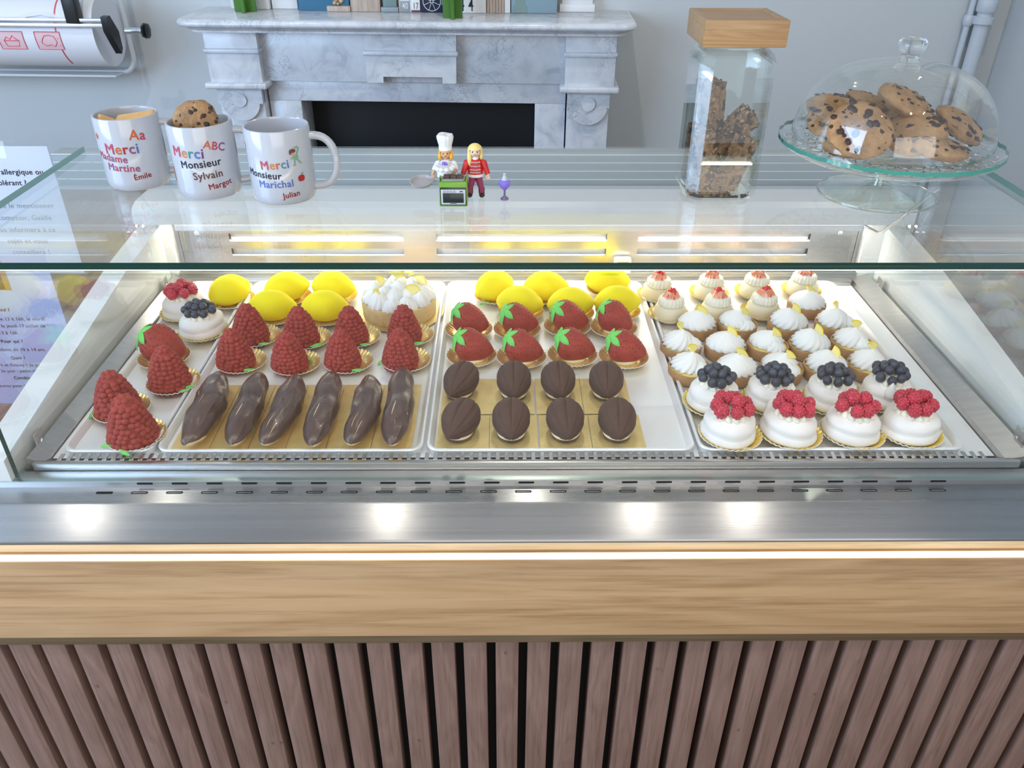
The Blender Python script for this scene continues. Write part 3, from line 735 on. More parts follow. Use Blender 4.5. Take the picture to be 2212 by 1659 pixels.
for x0, x1 in ((BX0, BX0+.012), (BX0+.013, BX0+.021), (BX1-.012, BX1), (BX1-.021, BX1-.013)):
    MB().box(x0, x1, YB-.002, YB+.004, .905, .998, .0006).build('back_stile', 'steel', dc)
for px in (425, 1815):
    p = at(px, 503, y=YB)
    q = MB(); q.lathe([(.001, .002), (.003, .0015), (.0042, 0)], 14, close=False); q.xf(Matrix.Translation((p.x, YB-.002, p.z)) @ Matrix.Rotation(PI/2, 4, 'X')); q.build('screw', 'chrome', dc)
for x0, x1 in ((-.6180, -.600), (.662, .6965)):
    MB().box(x0, x1, 1.395, 1.43, .80, .998).build('corner_post', 'white_panel', dc)
# white shelf slab, lamp under it, ridged rail behind
SX0, SX1 = -.652, .735
prof = [(1.375, .997), (1.375, 1.017), (1.383, 1.026), (1.40, 1.0315), (1.485, 1.032), (1.485, .997)]
MB().prism(prof, SX0, SX1, 'yz').build('shelf_slab', 'white_slab', dc, smooth=False)
MB().box(BX0+.02, BX1-.02, 1.378, 1.39, .9885, .9965, .001).build('lamp_tube', 'led_case', dc)
MB().box(BX0+.018, BX1-.018, 1.3745, 1.3775, .986, .9965, .0005).build('lamp_shield', 'tray_steel', dc)
rw0, rw1 = -.825, .86
mb = MB(); zz0 = 1.028; zz1 = at(1100, 333, y=1.49).z
mb.box(rw0, rw1, 1.49, 1.53, zz0, zz1-.001, .0005); mb.build('rear_door_rail', 'grey_rail', dc)
for py in (334, 351, 369, 387):
    z_ = at(1100, py, y=1.49).z; MB().box(rw0, rw1, 1.4885, 1.4905, z_-.0008, z_+.0004).build('rail_line', 'rail_line', dc)
MB().box(SX0, SX1, 1.486, 1.56, .0, 1.0275).build('case_back', 'grey_rail', dc)
# bent rod
rod = [at(1868, 488, y=1.365), at(1896, 503, y=1.345), at(1908, 500, y=1.335), at(2030, 408, y=1.25)]
MB().tube(rod, .0028, 10).build('support_rod', 'chrome', dc)
# body under the well
MB().box(-.64, .725, .862, 1.48, .02, .79).build('cabinet_body', 'steel_dark', dc)

# thermometer
tp = at(1343, 583, y=1.394)
th = empty('thermometer', (tp.x, 1.3905, .8975)); tag(th, 'small white digital thermometer on the back ledge of the case', 'thermometer')
MB().prism(rrect(-.0155, .0155, 0, .030, .004, 5), -.004, .006, 'xz').build('housing', 'white_panel', th)
MB().box(-.010, .010, -.0048, -.004, .014, .024).build('display', 'lcd', th)

# ------------------------------------------------------------------ trays
def tray(x0, x1, y0, y1, label):
    mb = MB(); z = .8797
    def L(i, zz, r): return (rrect(x0+i, x1-i, y0+i, y1-i, r, 6), z+zz)
    loops = [L(.004, 0, .014), L(.0005, .010, .018), L(.0015, .0118, .017), L(.004, .0118, .015), L(.006, .010, .014), L(.010, .0035, .012), L(.013, .0028, .010)]
    stack(mb, loops); o = mb.build('baking_tray', 'tray_steel'); tag(o, label, 'tray', 'baking trays in the case')
TY0, TY1 = .8515, 1.371
tray(-.575, -.4555, TY0, TY1-.002, 'narrow steel tray at the left end holding two pavlovas and three raspberry cakes')
tray(-.4535, -.1045, TY0, TY1, 'steel tray holding eclairs, raspberry cakes and the lemon tart')
tray(-.1015, .2535, TY0, TY1, 'steel tray holding cocoa pods, strawberry cakes and lemon cakes')
tray(.2565, .610, TY0, TY1, 'steel tray at the right holding tartlets, pavlovas and cream cakes')

# ------------------------------------------------------------------ paper plates and cake boards
def fluted_plate(m_):
    def f():
        nfl = 34; seg = nfl*6
        def fn(r, z, a, i):
            k = [0, 0, .3, .8, 1, 1, .6][i] if i < 7 else 0
            return r*(1+.012*k*math.cos(nfl*a)), z+.0014*k*math.cos(nfl*a)
        mb = MB(); mb.lathe([(.001, .0004), (.62, .0004), (.70, .0012), (.82, .0042), (.93, .0072), (1.0, .0086), (1.0, .0078)], seg, fn=lambda r, z, a, i: (fn(r, z, a, i)[0]*.0385, fn(r, z, a, i)[1]), close=False)
        mb.mi = 1; mb.lathe([(1.0, .0088), (1.012, .0088), (1.012, .0078)], seg, fn=lambda r, z, a, i: (r*.0385*(1+.012*math.cos(nfl*a)), z+.0009*math.cos(nfl*a)), close=False)
        o = link('paper_plate', mb.mesh('paper_plate', [m_, 'white_paper'], True, False)); return o
    return Kind(f)
KP = fluted_plate('gold_paper'); KPY = fluted_plate('gold_yellow')
def plate(px, py, of, k=KP, s=1.0, rz=None):
    p = at(px, py, z=ZD+.001)
    k.put((p.x, p.y, ZD+.0006), random.uniform(0, 6) if rz is None else rz, 'gold scalloped plate under '+of, 'paper plate', 'gold scalloped paper plates', s)
    return p
# ------------------------------------------------------------------ pastries
def lemon():
    t = empty('lemon_cake')
    mb = MB(); n = 28; prof = []
    for i in range(n+1):
        u = -1+2*i/n
        r = (1-abs(u)**2.15)**.70 if abs(u) < 1 else 0
        prof.append((max(.0002, r*.0272), u*.0385))
    mb.lathe(prof, 36); mb.xf(Matrix.Rotation(PI/2, 4, 'Y'))
    for v in mb.bm.verts:
        if v.co.x > .030: v.co.x += (v.co.x-.030)*.35
        v.co.z *= 1.04 if v.co.z > 0 else .8
        v.co.z += .0195
        if v.co.z < 0: v.co.z = 0
    mb.build('lemon_shell', 'lemon_velvet', t); return t
KL = Kind(lemon)
def leaf_bm(mb, L, W, M, curl=.3):
    n = 8; vv = []; 
    for i in range(n+1):
        u = i/n; wd = W*math.sin(PI*min(1, u*.92+.08))**.8
        for sx_, th in ((-1, 0), (0, .0004), (1, 0)):
            vv.append(M @ Vector((sx_*wd, u*L, -curl*L*u*u+th+ (0 if sx_ else W*.25))))
    nv = len(vv); vv += [v-Vector((0, 0, .0014)) for v in vv]
    ff = []
    for i in range(n):
        for j in range(2): ff += [(i*3+j, i*3+j+1, (i+1)*3+j+1, (i+1)*3+j), (nv+i*3+j, nv+(i+1)*3+j, nv+(i+1)*3+j+1, nv+i*3+j+1)]
        ff += [(i*3, (i+1)*3, nv+(i+1)*3, nv+i*3), (i*3+2, nv+i*3+2, nv+(i+1)*3+2, (i+1)*3+2)]
    ff += [(0, nv, nv+1, 1), (1, nv+1, nv+2, 2)]; mb._add(vv, ff)
def add_leaf(parent, x, y, rz):
    mb = MB(); leaf_bm(mb, .016, .0032, Matrix.Translation((x, y, .0065)) @ Matrix.Rotation(rz, 4, 'Z'), .12)
    mb.build('icing_leaf', 'green_icing', parent)
def rasp_cake():
    t = empty('raspberry_cake'); mb = MB(); rnd = random.Random(3)
    H, R = .060, .0262
    def rad(u): return R*(1-.16*(max(0, .18-u)/.18)**2)*(1-.66*max(0, u-.10)**1.45/(.90**1.45))
    prof = [(rad(i/14)*.97, i/14*H*.93) for i in range(15)]+[(R*.26, H*.97), (.001, H)]; mb.lathe(prof, 32)
    u = .05; row = 0
    while u < .97:
        r = rad(u); cnt = max(5, int(2*PI*r/.0073))
        for k in range(cnt):
            a = 2*PI*(k+.5*(row % 2))/cnt+rnd.uniform(-.10, .10); q = .0047*rnd.uniform(.88, 1.10)
            uu = u+rnd.uniform(-.016, .016)
            mb.ball((r*.955*math.cos(a), r*.955*math.sin(a), uu*H*.93), q, 2, (.95, .95, .84))
        u += .0062/H; row += 1
    for k in range(6): mb.ball((.0058*math.cos(k*1.05), .0058*math.sin(k*1.05), H*.955), .0042, 2)
    mb.ball((0, 0, H*.985), .0044, 2)
    mb.build('raspberry_shell', 'raspberry_velvet', t, recalc=True); return t
KR = Kind(rasp_cake)
def straw_cake():
    t = empty('strawberry_cake'); mb = MB(); n = 26; prof = []
    L = .060
    for i in range(n+1):
        u = i/n
        r = .0262*(math.sin(PI*min(1, (u**.62)))**.62) if 0 < u < 1 else .0003
        prof.append((max(.0003, r), u*L-L*.42))
    mb.lathe(prof, 36); mb.xf(Matrix.Rotation(PI/2, 4, 'Y'))
    def shape(co):
        co.z = co.z*1.02+.0235-max(0, co.x+.005)*.16
        if co.z < .001: co.z = .001
        return co
    for v in mb.bm.verts: shape(v.co)
    body = mb.build('strawberry_shell', 'strawberry_velvet', t)
    sd = MB(); rnd = random.Random(5)
    for i in range(5, n-3, 2):
        r, x = prof[i]; cnt = max(4, int(2*PI*r/.0105))
        for k in range(cnt):
            a = 2*PI*(k+.5*(i//2 % 2))/cnt+rnd.uniform(-.1, .1)
            if math.sin(a) < -.35: continue
            p = Vector((x, r*math.cos(a), r*math.sin(a))); q = shape(p.copy()); nrm = Vector((0, math.cos(a), math.sin(a)))
            rot = nrm.to_track_quat('Z', 'Y').to_matrix()
            sd.tube([q+rot @ Vector((.0012*math.cos(b), .0009*math.sin(b), .0001)) for b in [2*PI*j/8 for j in range(9)]], .00028, 4, False)
    sd.build('seed_mark', 'strawberry_seed', t)
    lf = MB(); nrm = Vector((-.62, -.38, .70)).normalized(); base = Vector((-.0210, -.0090, .0420))
    Q = nrm.to_track_quat('Z', 'Y').to_matrix().to_4x4()
    for ang, ll, cu in [(-.2, .018, .30), (1.05, .021, .35), (2.25, .020, .42), (3.5, .022, .42), (4.75, .023, .32)]:
        leaf_bm(lf, ll, .0052, Matrix.Translation(base) @ Q @ Matrix.Rotation(ang, 4, 'Z'), cu)
    lf.ball(base, .0045, 2, (1, 1, .45), nrm.to_track_quat('Z', 'Y').to_matrix()); lf.build('leaf_crown', 'green_icing', t)
    MB().lathe([(.019, 0), (.020, .004), (.018, .006)], 24, c=(.002, 0, 0)).build('cream_base', 'mousse', t)
    return t
KS = Kind(straw_cake)
def eclair_fn(seed, curve, wid):
    def f():
        t = empty('eclair'); rnd = random.Random(seed); L = .158
        def surf(top, sc_):
            mb = MB(); n = 44; seg = 28; vv = []
            for i in range(n+1):
                u = i/n; s_ = -1+2*u
                r = max(.0006, wid*(1-abs(s_)**2.6)**.52*sc_*(1+.05*math.sin(s_*5+seed*2))) if 0 < i < n else .0006
                cx = curve*(1-s_*s_)+.0012*math.sin(s_*7+seed)
                for k in range(seg):
                    a = 2*PI*k/seg; ca, sa = math.cos(a), math.sin(a)
                    rr = r*(1+(.030*math.sin(a*9+s_*3+seed)+.022*math.sin(a*17+s_*2))*(1 if (sa > 0 and top) else 0)+.13*mnoise.noise(Vector((s_*4, ca*1.6, sa*1.6+seed*3))))
                    z = .019+rr*sa*(.86 if sa > 0 else .8)
                    if top:
                        zc = .0125+.003*math.sin(s_*6+a+seed)+.006*abs(s_)**3
                        if z < zc: z = zc; rr *= .97
                    z = max(.0008, z)
                    vv.append((cx+rr*ca, s_*L/2, z))
            ff = [(i*seg+k, i*seg+(k+1) % seg, (i+1)*seg+(k+1) % seg, (i+1)*seg+k) for i in range(n) for k in range(seg)]
            ff += [tuple(range(seg)), tuple(n*seg+k for k in range(seg))]
            mb._add(vv, ff); return mb
        surf(False, .985).build('choux_bun', 'choux', t)
        g = surf(True, 1.03); g.build('chocolate_glaze', 'chocolate_glaze', t)
        c = MB()
        for k in range(5): c.ball((curve+rnd.uniform(-.003, .003), rnd.uniform(-.012, .002), .019+wid*.84), .0013, 1, (1, 1, .6), nz=.5, nf=3, seed=k+seed)
        c.build('glaze_tip', 'chocolate_glaze', t)
        return t
    return Kind(f)
def cocoa_pod():
    t = empty('cocoa_pod_cake'); mb = MB(); n = 30; seg = 84; vv = []; L = .073
    for i in range(n+1):
        u = i/n; s_ = -1+2*u
        r = .0258*(1-abs(s_)**(2.1 if s_ > 0 else 1.75))**(.60 if s_ > 0 else .72)*(1+.12*s_) if 0 < i < n else .0004
        for k in range(seg):
            a = 2*PI*k/seg; g = 1-.07*max(0, math.cos(a*8))**10-.05*max(0, math.cos(a*8))**2
            rr = max(.0003, r*g); z = .0215+rr*math.sin(a)*.90+.004*s_
            vv.append((rr*math.cos(a), s_*L/2, max(.0075, z)))
    ff = [(i*seg+k, i*seg+(k+1) % seg, (i+1)*seg+(k+1) % seg, (i+1)*seg+k) for i in range(n) for k in range(seg)]
    ff += [tuple(range(seg)), tuple(n*seg+k for k in range(seg))]; mb._add(vv, ff)
    mb.build('pod_shell', 'cocoa_velvet', t)
    def oval(r, l, z0, z1, m_, nm):
        MB().lathe([(1, z0), (1.03, (z0+z1)/2), (1, z1)], 32, fn=lambda q, z, a, i: (q*r*(1+(l/r-1)*abs(math.sin(a))**1.5), z)).build(nm, m_, t)
    oval(.0185, .024, .0002, .0050, 'chocolate_glaze', 'brownie_base'); oval(.0190, .0245, .0048, .0100, 'mousse', 'mousse_layer')
    return t
KC = Kind(cocoa_pod)
def meringue_swirl(mb, c, R, H, nr=13, tw=1.1, curl=1.0, seg=None, lean=(0, 0), amp=.115):
    seg = seg or nr*5; prof = []
    pts = [(.84, 0), (.98, .06), (1.0, .17), (.97, .30), (.89, .43), (.77, .56), (.61, .68), (.44, .78), (.27, .87), (.12, .95), (.03, 1.05)]
    def fn(r, z, a, i):
        u = i/(len(pts)-1)
        return r*(1+amp*(1.1-u)*min(1, .35+3*u)*math.cos(nr*(a+tw*u))*(1 if u < .96 else 0)), z
    n0 = len(mb.bm.verts); mb.lathe([(p*R, q*H) for p, q in pts], seg, c=c, fn=fn)
    mb.bm.verts.ensure_lookup_table()
    for v in mb.bm.verts[n0:]:
        u = max(0, (v.co.z-c[2])/H); k = u**2.2
        v.co.x += lean[0]*k; v.co.y += lean[1]*k
        if u > .9: v.co.z -= curl*(u-.9)*H*.25
def wedge(parent, p, rot, R=.010, th=.0028, ang=100, name='lemon_slice'):
    mb = MB(); a0 = 0; n = 9; M = Matrix.Translation(p) @ rot.to_matrix().to_4x4()
    pts = [(0, 0)]+[(R*.88*math.cos(math.radians(ang*k/n)), R*.88*math.sin(math.radians(ang*k/n))) for k in range(n+1)]
    mb.prism(pts, -th/2, th/2); mb.mi = 1
    rim = [(R*.88*math.cos(math.radians(ang*k/n)), R*.88*math.sin(math.radians(ang*k/n))) for k in range(n+1)]
    rim += [(R*math.cos(math.radians(ang*k/n)), R*math.sin(math.radians(ang*k/n))) for k in range(n, -1, -1)]
    mb.prism(rim, -th/2-.0001, th/2+.0001); mb.xf(M)
    return mb.build(name, ['lemon_flesh', 'lemon_rind'], parent, smooth=False)
from mathutils import Euler
def tartlet_fn(v):
    def f():
        t = empty('lemon_meringue_tartlet'); R = .0325
        mb = MB(); mb.lathe([(R*.96, 0), (R*.97, .001), (R, .0155), (R-.0006, .0165), (R-.0028, .0165), (R-.0035, .0125), (.001, .0125)], 48, fn=lambda r, z, a, i: (r, z+(.0005*math.sin(a*5+v) if i in (2, 3, 4) else 0)), close=False)
        mb.lathe([(.001, .0001), (R*.96, .0001)], 48, close=False)
        mb.build('pastry_case', 'tart_crust', t)
        MB().lathe([(.001, .0145), (R*.8, .0145), (R-.0034, .0138), (R-.0034, .0120)], 40, close=False).build('lemon_curd', 'lemon_curd', t)
        m2 = MB()
        if v == 0: meringue_swirl(m2, (0, -.001, .014), .0290, .025, 15, 1.2, lean=(.003, .004))
        elif v == 1: meringue_swirl(m2, (-.003, .003, .014), .0250, .027, 14, -1.1, lean=(.004, -.002)); meringue_swirl(m2, (.012, -.010, .0135), .0160, .018, 11, 1.0)
        elif v == 2: meringue_swirl(m2, (.001, .001, .014), .0285, .029, 15, -1.3, lean=(-.003, 0)); 
        else: meringue_swirl(m2, (-.003, .004, .014), .0255, .024, 14, 1.0, lean=(.006, 0)); meringue_swirl(m2, (.010, -.010, .0135), .0160, .015, 11, -1.0)
        m2.build('piped_meringue', 'meringue', t, recalc=True)
        rot = [Euler((.75, .2, .2)), Euler((1.0, -.4, .9)), Euler((.85, .5, -.3)), Euler((.6, .1, .4))][v]
        wedge(t, Vector(((.001, .002, .002, .004)[v], (-.002, .004, .001, -.004)[v], (.0345, .0365, .0365, .0330)[v])), rot, .0150, .0032, (100, 85, 110, 75)[v])
        return t
    return Kind(f)
KT = [tartlet_fn(v) for v in range(4)]
def berry_mesh():
    mb = MB(); n = 46; g = PI*(3-math.sqrt(5))
    mb.ball((0, 0, 0), .0080, 2, (1, 1, 1.05))
    for i in range(n):
        z = 1-2*(i+.5)/n; r = math.sqrt(1-z*z); a = g*i
        if z < -.8: continue
        mb.ball((.0068*r*math.cos(a), .0068*r*math.sin(a), .0076*z), .0020, 2)
    return mb.mesh('raspberry', 'raspberry_fruit')
def blue_mesh():
    mb = MB(); mb.ball((0, 0, 0), .0071, 3, (1, 1, .93))
    for k in range(5):
        a = 2*PI*k/5; mb.ball((.0019*math.cos(a), .0019*math.sin(a), .0063), .0009, 1, (1, 1, .6))
    return mb.mesh('blueberry', 'blueberry_skin')
RASP, BLUE = berry_mesh(), blue_mesh()
def cream_ruffle(mb, c, R, r, n, rnd, h=.4):
    for k in range(n):
        a = 2*PI*k/n; M = Matrix.Rotation(a, 4, 'Z')
        mb.ball((c[0]+R*math.cos(a), c[1]+R*math.sin(a), c[2]+rnd.uniform(-.0006, .0006)), r, 2, (1, .62, h+.35), Matrix.Rotation(a+.7, 3, 'Z') @ Matrix.Rotation(.5, 3, 'Y'), nz=.12, nf=2.5, seed=k)
def pavlova_fn(fruit, v):
    def f():
        t = empty('raspberry_pavlova' if fruit == 'r' else 'blueberry_pavlova'); rnd = random.Random(v*11+(3 if fruit == 'r' else 0))
        R = .0385; mb = MB()
        pts = [(.70, 0), (.86, .002), (.98, .007), (1.0, .012), (.93, .0165), (.90, .0185), (.93, .022), (.90, .027), (.82, .0305), (.74, .0325), (.66, .035), (.50, .0355), (.01, .034)]
        def fn(r, z, a, i):
            u = min(1, z/.034); h = .0028*math.sin(a+v)*math.sin(PI*u)
            return r*R*(1+.025*math.sin(2*a+v)+.018*math.sin(3*a-v*2)+.010*math.sin(7*a+u*4)), z*(1+.0)+h*1.0
        mb.lathe(pts, 56, fn=fn); 
        if v % 2 == 1:
            n0 = len(mb.bm.verts); mb.lathe([(.010, 0), (.0085, .008), (.004, .016), (.0006, .021)], 12, c=(.028, .012, .024))
        mb.build('meringue_shell', 'pavlova_shell', t)
        cr = MB(); cream_ruffle(cr, (0, 0, .0365), .0205, .0075, 14, rnd); cream_ruffle(cr, (0, 0, .040), .011, .0075, 8, rnd); cr.lathe([(.021, .030), (.019, .040), (.010, .044), (.001, .045)], 20)
        cr.build('whipped_cream', 'piped_cream', t)
        me = RASP if fruit == 'r' else BLUE; nm = 'raspberry' if fruit == 'r' else 'blueberry'
        spots = []
        if fruit == 'r': rings = [(0.0200, 7, .0465), (.0070, 2, .0540)]
        else: rings = [(.0215, 9, .0450), (.0110, 5, .0525), (0, 1, .057)]
        for rr, cnt, z in rings:
            a0 = rnd.uniform(0, 6)
            for k in range(cnt):
                a = a0+2*PI*k/cnt+rnd.uniform(-.12, .12); q = rr*rnd.uniform(.92, 1.1)
                s_ = rnd.uniform(.92, 1.08)*(1.10 if fruit == 'r' else 1.0)
                link(nm, me, t, (q*math.cos(a), q*math.sin(a), z+rnd.uniform(-.001, .001)), (rnd.uniform(-.8, .8), rnd.uniform(-.8, .8), rnd.uniform(0, 6)) if fruit == 'r' else (rnd.uniform(-2, 2), rnd.uniform(-2, 2), 0), (s_,)*3)
        return t
    return Kind(f)
KPR = [pavlova_fn('r', 0), pavlova_fn('r', 1), pavlova_fn('r', 2)]; KPB = [pavlova_fn('b', 0), pavlova_fn('b', 1), pavlova_fn('b', 2)]
def straw_wedge_mesh(ang=1.0):
    mb = MB(); n = 10; m_ = 6; vv = []
    R, H = .0095, .017
    def prof(u): return R*math.sin(PI*min(1, u**.7*.98+.02))**.7
    for i in range(n+1):
        u = i/n; r = max(.0004, prof(u))
        for j in range(m_+1):
            a = -ang/2+ang*j/m_; vv.append((r*math.cos(a), r*math.sin(a), u*H))
        vv.append((0, 0, u*H))
    w_ = m_+2; skin = []; cut = []
    for i in range(n):
        for j in range(m_): skin.append((i*w_+j, i*w_+j+1, (i+1)*w_+j+1, (i+1)*w_+j))
        cut += [(i*w_+m_, i*w_+m_+1, (i+1)*w_+m_+1, (i+1)*w_+m_), (i*w_+m_+1, i*w_, (i+1)*w_, (i+1)*w_+m_+1)]
    vs_, f1 = mb._add(vv, skin)
    for f in cut:
        q = mb.bm.faces.new([vs_[i] for i in f]); q.material_index = 1
    return mb.mesh('strawberry_piece', ['strawberry_skin', 'strawberry_flesh'])
SW = straw_wedge_mesh(2.5)
def cream_cake_fn(v):
    def f():
        t = empty('strawberry_cream_cake'); rnd = random.Random(40+v)
        mb = MB(); mb.lathe([(.0295, 0), (.0312, .003), (.0306, .010), (.0280, .019), (.0250, .0240), (.018, .0255), (.001, .026)], 40); mb.build('cream_dome', 'vanilla_cream', t)
        r1 = MB()
        def fn(r, z, a, i): return r*(1+.045*math.cos(20*(a+.30*i))*(i > 0)), z
        r1.lathe([(.018, .0235), (.0225, .0255), (.0240, .0285), (.0215, .0315), (.0228, .0340), (.0190, .0380), (.014, .0395), (.001, .0400)], 100, fn=fn); r1.build('piped_cream', 'piped_cream', t)
        k = (4, 3, 3, 4)[v % 4]
        for j in range(k):
            a = -PI/2+(j-(k-1)/2)*(.95 if k == 4 else 1.25)+rnd.uniform(-.1, .1)
            q = link('strawberry_piece', SW, t, (.0150*math.cos(a), .0150*math.sin(a), .0360+rnd.uniform(-.001, .001)), (0, 0, 0), (1.40, 1.55, .95))
            q.rotation_euler = Euler((rnd.uniform(-.25, .25), .38+rnd.uniform(-.12, .12), a+PI))
        for j in range(2):
            a = PI/2+(j-.5)*1.6; q = link('strawberry_piece', SW, t, (.0095*math.cos(a), .0095*math.sin(a), .0390), (0, 0, 0), (1.5, 1.5, 1.1)); q.rotation_euler = Euler((rnd.uniform(-.3, .3), .5, a+PI))
        return t
    return Kind(f)
KCC = [cream_cake_fn(v) for v in range(4)]
ZP = ZD+.0014
def put(kind, px, py, rz, label, cat, group, scale=1, z=None, tilt=(0, 0)):
    p = at(px, py, z=z or ZP); return kind.put((p.x, p.y, z or ZP), rz, label, cat, group, scale, tilt)

# lemon cakes
lem = [('alone in the left tray beside the berry pavlova', 500, 652, .9), 
       ('back left in the second tray', 622, 645, .5), ('back right in the second tray beside the tart', 722, 643, -.25),
       ('front left in the second tray', 591, 686, .05), ('front right in the second tray, touching the tart board', 704, 687, .0),
       ('back left in the third tray, green leaf at its foot', 1068, 642, .75), ('back middle in the third tray', 1178, 643, -.1), ('back right in the third tray beside the thermometer', 1309, 628, -.12),
       ('front left in the third tray', 1121, 677, -.2), ('front middle in the third tray', 1230, 680, .1), ('front right in the third tray', 1330, 676, .08)]
for lb, px, py, rz in lem:
    plate(px+4, py+2, 'yellow lemon cake '+lb.split(',')[0]); o = put(KL, px, py, rz, 'yellow velvet lemon-shaped cake '+lb, 'lemon cake', 'lemon shaped cakes', 1.04)
    if 'green leaf' in lb: add_leaf(o, -.028, -.016, 1.2)
# raspberry cakes
ras = [('front row of the second tray, first from left', 514, 790, 1.03), ('front row of the second tray, second from left', 630, 794, 1.0),
       ('front row of the second tray, third from left', 744, 790, 1.0), ('front row of the second tray, fourth from left', 868, 787, 1.0),
       ('back row of the second tray, first from left', 546, 735, 1.05), ('back row of the second tray, second from left', 655, 740, 1.04),
       ('back row of the second tray, third from left', 762, 736, 1.0), ('back row of the second tray, right of the tart', 877, 733, 1.0),
       ('in the left tray, behind the two front ones', 262, 892, 1.10), ('in the left tray, frontmost by the comb rail', 294, 950, 1.14), ('in the left tray, in front of the strawberry cake', 373, 834, 1.08)]
for i, (lb, px, py, s) in enumerate(ras):
    sh = 10 if i < 8 else 4
    lb2 = lb.replace('second tray', 'second tray')
    plate(px+sh, py-2, 'raspberry cake, '+lb2, s=.98)
    o = put(KR, px-2, py+1, i*1.3, 'red velvet raspberry-shaped cake, '+lb, 'raspberry cake', 'raspberry shaped cakes', s)
    if i in (0, 2, 4, 5, 6, 7, 10): 
        d = Vector((.017, -.0225, 0)); d.rotate(Euler((0, 0, -i*1.3))); add_leaf(o, d.x/s, d.y/s, -i*1.3-PI/2+.35)
    if i == 9:
        d = Vector((-.018, -.0225, 0)); d.rotate(Euler((0, 0, -i*1.3))); add_leaf(o, d.x/s, d.y/s, -i*1.3+PI/2-.15)
# strawberry cakes
stw = [('back row of the third tray, first from left', 1014, 716, -.35), ('back row of the third tray, second from left', 1118, 716, -.15),
       ('back row of the third tray, third from left', 1226, 710, -.20), ('back row of the third tray, fourth from left', 1326, 712, -.75),
       ('front row of the third tray, first from left', 1020, 773, -.22), ('front row of the third tray, second from left', 1127, 776, -.30),
       ('front row of the third tray, third from left', 1237, 772, -.2), ('front row of the third tray, fourth from left', 1347, 776, -.3),
       ('alone of its kind in the left tray', 358, 776, -.30)]
for i, (lb, px, py, rz) in enumerate(stw):
    plate(px-1, py+2, 'strawberry cake, '+lb.split(', large')[0]); put(KS, px, py, rz, 'red strawberry-shaped cake with green icing leaves, '+lb, 'strawberry cake', 'strawberry shaped cakes', 1.0 if i < 8 else 1.15)
# eclairs on their boards
ecl = [(404, 968, 474, 818), (503, 968, 560, 818), (572, 966, 640, 822), (674, 970, 716, 816), (757, 966, 799, 824), (846, 968, 868, 806)]
KE = [eclair_fn(1, .007, .0215), eclair_fn(2, .004, .0190), eclair_fn(3, .008, .0190)]
by0, by1 = at(600, 979, z=ZD).y, at(600, 833, z=ZD).y
bxs = [at(x, 982, z=ZD).x for x in (362, 446, 531, 612, 700, 798, 888)]
for i, (x0, y0, x1, y1) in enumerate(ecl):
    a = at(x0, y0, z=ZP+.012); b = at(x1, y1, z=ZP+.012); c = (a+b)/2; dv = b-a
    bd = MB(); bd.box(bxs[i]+.0004, bxs[i+1]-.0004, by0, by1, ZD+.0002, ZD+.0012)
    o = bd.build('cake_board', 'gold_board'); tag(o, 'gold rectangular card under the %s chocolate eclair from the left' % ORD[i], 'cake board', 'gold cards under the eclairs')
    KE[(0, 1, 2, 1, 2, 1)[i]].put((c.x, c.y, ZP), math.atan2(dv.y, dv.x)-PI/2, 'long chocolate glazed eclair on a gold card, %s from the left' % ORD[i], 'eclair', 'chocolate eclairs', (1, dv.length/.152*1.0, 1))
# cocoa pods on their boards
rowb = [(896, 820, [(955, 1056), (1055, 1154), (1157, 1258), (1256, 1360)], [995, 1110, 1205, 1308], 849, 'back'),
        (979, 898, [(945, 1058), (1058, 1162), (1165, 1276), (1276, 1390)], [994, 1104, 1220, 1331], 935, 'front')]
for yf, yb, edges, cxs, cy, rn in rowb:
    ya, yb_ = at(1100, yf, z=ZD).y, at(1100, yb, z=ZD).y
    for k in range(4):
        xa, xb = at(edges[k][0], (yf+yb)/2, z=ZD).x, at(edges[k][1], (yf+yb)/2, z=ZD).x
        o = MB().box(xa, xb-.0008, ya, yb_, ZD+.0002, ZD+.0012).build('cake_board', 'gold_board')
        tag(o, 'gold square card under the %s cocoa pod cake from the left, %s row' % (ORD[k], rn), 'cake board', 'gold cards under the cocoa pods')
        put(KC, cxs[k], cy, (-.12, .0, .05, -.05)[k]+(-.25 if (k == 0) else 0), 'dark brown cocoa pod cake on gold card, %s row, %s from left' % (rn, ORD[k]), 'cocoa pod cake', 'cocoa pod cakes', 1.0 if rn == 'front' else .98)
# lemon tart
tp_ = at(864, 672, z=ZP)
tb = MB().lathe([(.001, 0), (.0745, 0), (.0745, .0012), (.001, .0012)], 64, close=False).build('cake_board', 'gold_board', loc=(tp_.x+.001, tp_.y, ZD+.0003)); tag(tb, 'round gold card under the large lemon meringue tart', 'cake board')
lt = empty('lemon_meringue_tart', (tp_.x, tp_.y, ZP+.0005)); tag(lt, 'large round lemon meringue tart with lemon slices at the back of the second tray', 'tart')
R = .0635
MB().lathe([(.001, 0), (R*.975, 0), (R*.98, .001), (R, .026), (R-.001, .0275), (R-.004, .0275), (R-.005, .020), (.001, .020)], 80, close=False).build('pastry_case', 'tart_crust_pale', lt)
MB().lathe([(.001, .024), (R-.0045, .024), (R-.0045, .018)], 48, close=False).build('lemon_curd', 'lemon_curd', lt)
rnd = random.Random(9); mb = MB()
for k in range(11):
    a = 2*PI*k/11; meringue_swirl(mb, (.045*math.cos(a), .045*math.sin(a), .023), .0175, .026+rnd.uniform(-.003, .005), 11, rnd.choice((1, -1)), lean=(rnd.uniform(-.004, .004), rnd.uniform(-.004, .004)))
